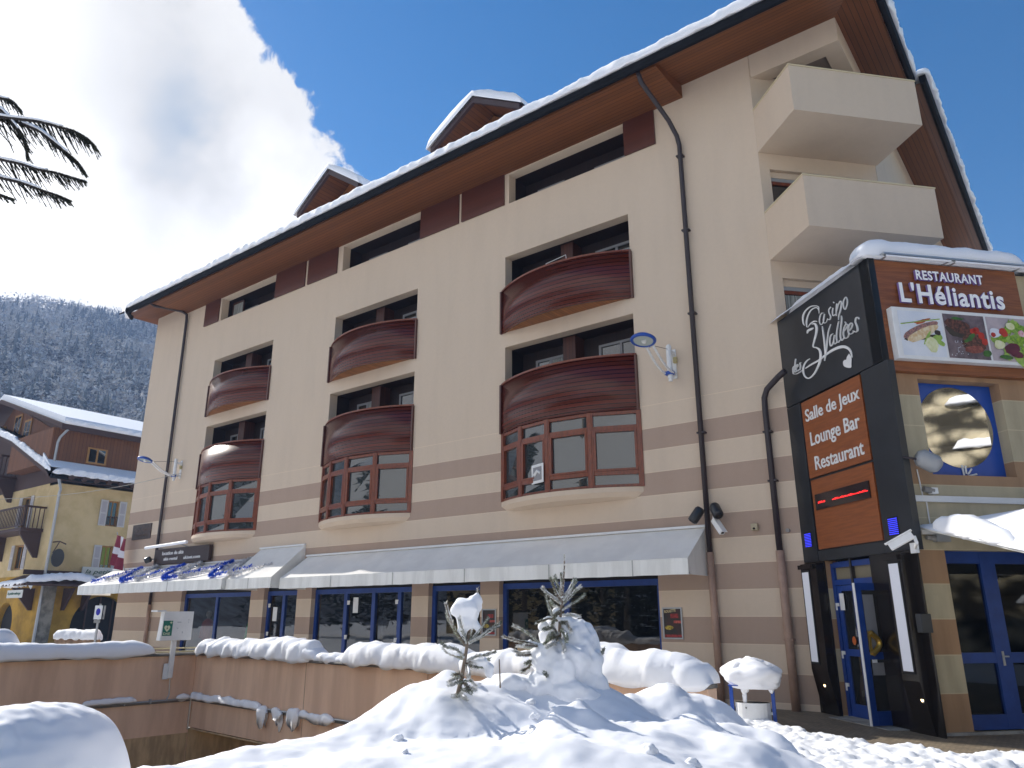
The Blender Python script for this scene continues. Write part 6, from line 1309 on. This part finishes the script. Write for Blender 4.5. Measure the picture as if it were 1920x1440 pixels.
mb.add(vs, [(i*(NB+1)+j, i*(NB+1)+j+1, (i+1)*(NB+1)+j+1, (i+1)*(NB+1)+j) for i in range(NA) for j in range(NB)], m_hill); tag(mb.build('hills', smooth=True), kind='structure')
rnd = random.Random(11)
m_tw = mat('far_twigs', (.52, .51, .51), rough=1, vary=.4, vscale=.6); m_tc = mat('far_conifer', (.17, .185, .19), rough=1); m_ts = mat('far_snow', (.66, .67, .70), rough=1); m_tf = mat('far_frost', (.58, .56, .55), rough=1, vary=.3, vscale=.5)
mb = MB(); V = {m: ([], []) for m in (m_tw, m_tc, m_ts, m_tf)}
def tri(m, p, s, flat=0):
    vs, fs = V[m]; o = len(vs)
    for k in range(3): vs.append((p[0]+rnd.gauss(0, s), p[1]+rnd.gauss(0, s), p[2]+rnd.gauss(0, s*(.35 if flat else 1))))
    fs.append((o, o+1, o+2))
cnt = 0
for k in range(8500):
    a = 100+(rnd.random()**.75)*372; hw_ = 14+a*.16; b = rnd.uniform(-hw_*1.25, hw_)
    p = CAM+DH*a+SH*b; z = hill_h(a, b); sc = 1 if a > 220 else .75
    con = rnd.random() < (.10+.25*(noise.noise(Vector((a*.02, b*.03, 8))) > .15)); near = a < 165
    if con and a > 425: con = False
    if con:
        h = rnd.uniform(5, 9.5)*sc; r = h*.2; n = 5
        for l in range(5):
            z0 = z+h*(.12+.17*l); rr = r*(1-l*.17); vs, fs = V[m_tc]; o = len(vs); ph = rnd.random()*6
            for q in range(n): vs.append((p.x+rr*cos(ph+2*pi*q/n)*rnd.uniform(.8, 1.2), p.y+rr*sin(ph+2*pi*q/n), z0))
            vs.append((p.x, p.y, z0+h*.26)); fs += [(o+q, o+(q+1) % n, o+n) for q in range(n)]
        snowy = rnd.random() < .5
        for q in range(7 if snowy else 1): t_ = rnd.random(); ang = rnd.random()*6.3; tri(m_ts, (p.x+r*(1-t_)*cos(ang), p.y+r*(1-t_)*sin(ang), z+h*(.2+.8*t_)), .38, 1)
    else:
        h = rnd.uniform(4, 8)*sc; mm = m_tf if (near or rnd.random() < .45) else m_tw
        for q in range(22 if a < 200 else 13): ang = rnd.random()*6.3; rr = rnd.random()*h*.33; tri(mm, (p.x+rr*cos(ang), p.y+rr*sin(ang), z+h*rnd.uniform(.25, 1)), .42 if a > 200 else .28)
        for q in range(5 if not near else 9): ang = rnd.random()*6.3; rr = rnd.random()*h*.33; tri(m_ts, (p.x+rr*cos(ang), p.y+rr*sin(ang), z+h*rnd.uniform(.4, 1)), .3, 1)
for m, (vs, fs) in V.items(): mb.add(vs, fs, m)
tag(mb.build('forest'), 'snow dusted forest covering the mountainside at the left', 'forest', kind='stuff')
# ================================================================== cedar boughs at the upper left
CD = 8.5
cb0 = at(-420, 320, CD+1.5); t = empty('cedar_tree', (cb0.x, cb0.y, 0), 'dark cedar boughs with drooping tips and a little snow at the left edge', 'tree')
mb = MB(); mb.tube([(cb0.x, cb0.y, 0), (cb0.x+.05, cb0.y, 4), (cb0.x, cb0.y+.05, 8), (cb0.x, cb0.y, 12)], [.3, .24, .16, .05], m_bark, seg=12); mb.build('trunk', t, smooth=True)
m_ced = mat('cedar_green', (.045, .055, .04), rough=.8, vary=.4, vscale=6); m_cbr = mat('cedar_bark', (.035, .025, .022), rough=.9)
boughs = [([(-60, 165), (0, 184), (22, 190), (39, 209)], .5, 26), ([(-80, 205), (0, 219), (30, 223), (70, 228), (110, 238), (140, 247), (165, 262), (178, 276)], .0, 48), ([(20, 224), (70, 244), (95, 262), (125, 287), (145, 305), (159, 326)], .1, 30), ([(-60, 285), (0, 299), (40, 308), (70, 318), (100, 323), (130, 332), (161, 341)], .3, 36), ([(-60, 312), (0, 333), (40, 343), (75, 356), (110, 368), (132, 378)], .4, 30), ([(-40, 190), (0, 205), (25, 232), (45, 262), (52, 300)], .2, 30), ([(-50, 350), (-10, 362), (25, 375)], .3, 16)]
for pts, dz, hang in boughs:
    q = [at(x, y, CD+dz-.25*i/len(pts)) for i, (x, y) in enumerate(smooth([tuple(map(float, p)) for p in pts], 5))]; k = len(q); st = at(-420, pts[0][1]+30, CD+1.5)
    mb = MB(); mb.tube([st]+q, [.05]+[.018*(1-.8*i/k)+.003 for i in range(k)], m_cbr, seg=6); br = mb.build('branch', t)
    fb = MB(); PX = smooth([tuple(map(float, p)) for p in pts], 5)
    for i, (a, b) in enumerate(zip(q, q[1:])):
        needles(fb, a, b, 1500, .036, m_ced, rnd, w=.0032)
        for e in range(4):
            if rnd.random() < .7:
                f = 1-i/k; Lh = hang*rnd.uniform(.2, 1.35)*(f**.4)*1.3; ang = radians(rnd.uniform(48, 72)); x, y = PX[i]
                c = []; 
                for s in range(6): u = s/5; c.append(at(x+Lh*u*cos(ang)*(1+.1*u), y+Lh*u*sin(ang), CD+dz-.2*u*rnd.uniform(-1, 1)*.3))
                fb.tube(c, [.006, .005, .004, .003, .002, .0015], m_cbr, seg=3, cap=False)
                for s, (c0_, c1_) in enumerate(zip(c, c[1:])): needles(fb, c0_, c1_, 1300 if s < 3 else 700, .022*(1-.1*s), m_ced, rnd, w=.0036)
    fb.build('foliage', br)
    if hang > 20:
        sb_ = MB(); ns = int(k*.62); off = [p+Vector((0, 0, .03)) for p in q[:ns]]
        sb_.tube(off, [.022*(1+.6*noise.noise(Vector((i*.8, dz*9, hang))))*(1-.75*i/ns)+.004 for i in range(ns)], m_snow, seg=7); sb_.build('snow_layer', br, smooth=True)
# ================================================================== what stands behind the viewer (seen in the shop windows)
m_cn = mat('conifer_needles', (.018, .03, .02), rough=.9)
def conifer(x, y, h, label):
    t = empty('conifer', (x, y, 0), label, 'tree', 'conifers across the street behind the viewer'); mb = MB(); mb.tube([(x, y, 0), (x, y, h)], [h*.02, .03], m_bark, seg=8); mb.build('trunk', t)
    mb = MB(); vs = []; fs = []; sv = []; sf = []; r_ = random.Random(int(x*10))
    for k in range(1500):
        u = r_.random()**.8; z = h*(.08+.92*u); R_ = h*.2*(1-u)+.15; a = r_.random()*6.3; rr = R_*r_.uniform(.3, 1.05); c = Vector((x+rr*cos(a), y+rr*sin(a), z-rr*.25)); o = len(vs)
        for q in range(3): vs.append(tuple(c+Vector((r_.gauss(0, .25), r_.gauss(0, .25), r_.gauss(0, .14)))))
        fs.append((o, o+1, o+2))
        if k % 4 == 0:
            o = len(sv)
            for q in range(3): sv.append(tuple(c+Vector((r_.gauss(0, .28), r_.gauss(0, .28), .12+r_.gauss(0, .04)))))
            sf.append((o, o+1, o+2))
    mb.add(vs, fs, m_cn); mb.add(sv, sf, m_ts); mb.build('crown', t); return t
con = conifer(14, -24, 15, 'snowy conifer across the street behind the viewer')
for x, y, s in ((19, -27, .9), (9, -27.5, 1.1), (24, -22, 1.0), (-19, -27, .9), (-23, -31, 1.2), (-27, -27, .8), (-43, -28, 1.0), (-50, -31, 1.2), (-57, -28, 1.0), (-38, -35, 1.1), (-15, -33, 1.1)):
    c = copy_tree(con); c.location = (x, y, 0); c.scale = (s, s, s); c.rotation_euler = (0, 0, x)
t = empty('facing_house', (-36, -46, 0), 'pale yellow house with grey roof across the street behind the viewer', 'house')
mb = MB(); hh = [(x, x+1.2, z, z+1.6) for x in (-44, -40, -36, -32) for z in (1.2, 4.2, 7.2)]; TO2 = lambda x, o, z: Vector((x, -41+o, z))
holes_wall(mb, -47, -28, 0, 9.5, hh, m_yel, .25, TO2); mb.box(-47, -28, -10, -.26, 0, 9.4, m_dark, TO2); mb.build('wall', t)
mb = MB(); slab(mb, [(-48, -40, 9.4), (-27, -40, 9.4), (-27, -46, 13), (-48, -46, 13)], .5, m_snowroof); slab(mb, [(-48, -52, 9.4), (-27, -52, 9.4), (-27, -46, 13), (-48, -46, 13)], .5, m_snowroof); mb.build('roof', t)
def stone_mat():
    m = bpy.data.materials.new('rough_stone'); m.use_nodes = True; t_ = m.node_tree; b = t_.nodes['Principled BSDF']; b.inputs['Roughness'].default_value = .95
    g = N(t_, 'ShaderNodeNewGeometry'); v = N(t_, 'ShaderNodeTexVoronoi'); v.inputs['Scale'].default_value = .9; mp = N(t_, 'ShaderNodeMapping'); mp.inputs['Scale'].default_value = (.3, .8, 1.5); L(t_, g, mp); L(t_, mp, v)
    n = N(t_, 'ShaderNodeTexNoise'); n.inputs['Scale'].default_value = 2; n.inputs['Detail'].default_value = 7; L(t_, g, n)
    k = M_(t_, 'ADD', M_(t_, 'MULTIPLY', v.outputs[0], -1.1), M_(t_, 'ADD', .55, M_(t_, 'MULTIPLY', n.outputs[0], .6)))
    cr = N(t_, 'ShaderNodeMix', data_type='RGBA'); cr.inputs[6].default_value = (.03, .025, .015, 1); cr.inputs[7].default_value = (.55, .48, .33, 1); t_.links.new(ss(t_, k, .1, .7), cr.inputs[0]); t_.links.new(cr.outputs[2], b.inputs[0]); return m
t = empty('stone_wall', (26, 2, 0), 'tall rough stone wall with snow on its courses, to the right of the viewer', 'wall')
mb = MB(); n, m = 60, 30; vs = []
for j in range(m+1):
    for i in range(n+1):
        y = -26+52*i/n; z = 15*j/m; c = floor(z/1.1); vs.append((24+c*.35+.35*noise.noise(Vector((y*.9, z*1.5, 2))), y, z))
mb.add(vs, [(j*(n+1)+i, j*(n+1)+i+1, (j+1)*(n+1)+i+1, (j+1)*(n+1)+i) for j in range(m) for i in range(n)], stone_mat()); mb.build('masonry', t)
mb = MB(); r_ = random.Random(4)
for k in range(110): y = r_.uniform(-24, 24); c = r_.randint(2, 12); snow_ribbon(mb, [(24+c*.35-.1, y, c*1.1), (24+c*.35-.1, y+r_.uniform(1, 3.5), c*1.1)], .35, .4, k, m_snowroof, step=.25, seg=8)
mb.build('snow_layer', t, smooth=True)
# ================================================================== haze
mb = MB(); hz = bpy.data.materials.new('haze'); hz.use_nodes = True; tt = hz.node_tree; tt.nodes.clear(); oo = N(tt, 'ShaderNodeOutputMaterial'); pv = N(tt, 'ShaderNodeVolumePrincipled'); pv.inputs['Color'].default_value = (.40, .58, 1, 1); pv.inputs['Density'].default_value = HAZE if 'HAZE' in globals() else .0006; pv.inputs['Anisotropy'].default_value = .2
tt.links.new(pv.outputs[0], oo.inputs[1])
mb.box(-760, 320, -320, 640, -6, 215, hz); hb = mb.build('haze'); tag(hb, kind='stuff')
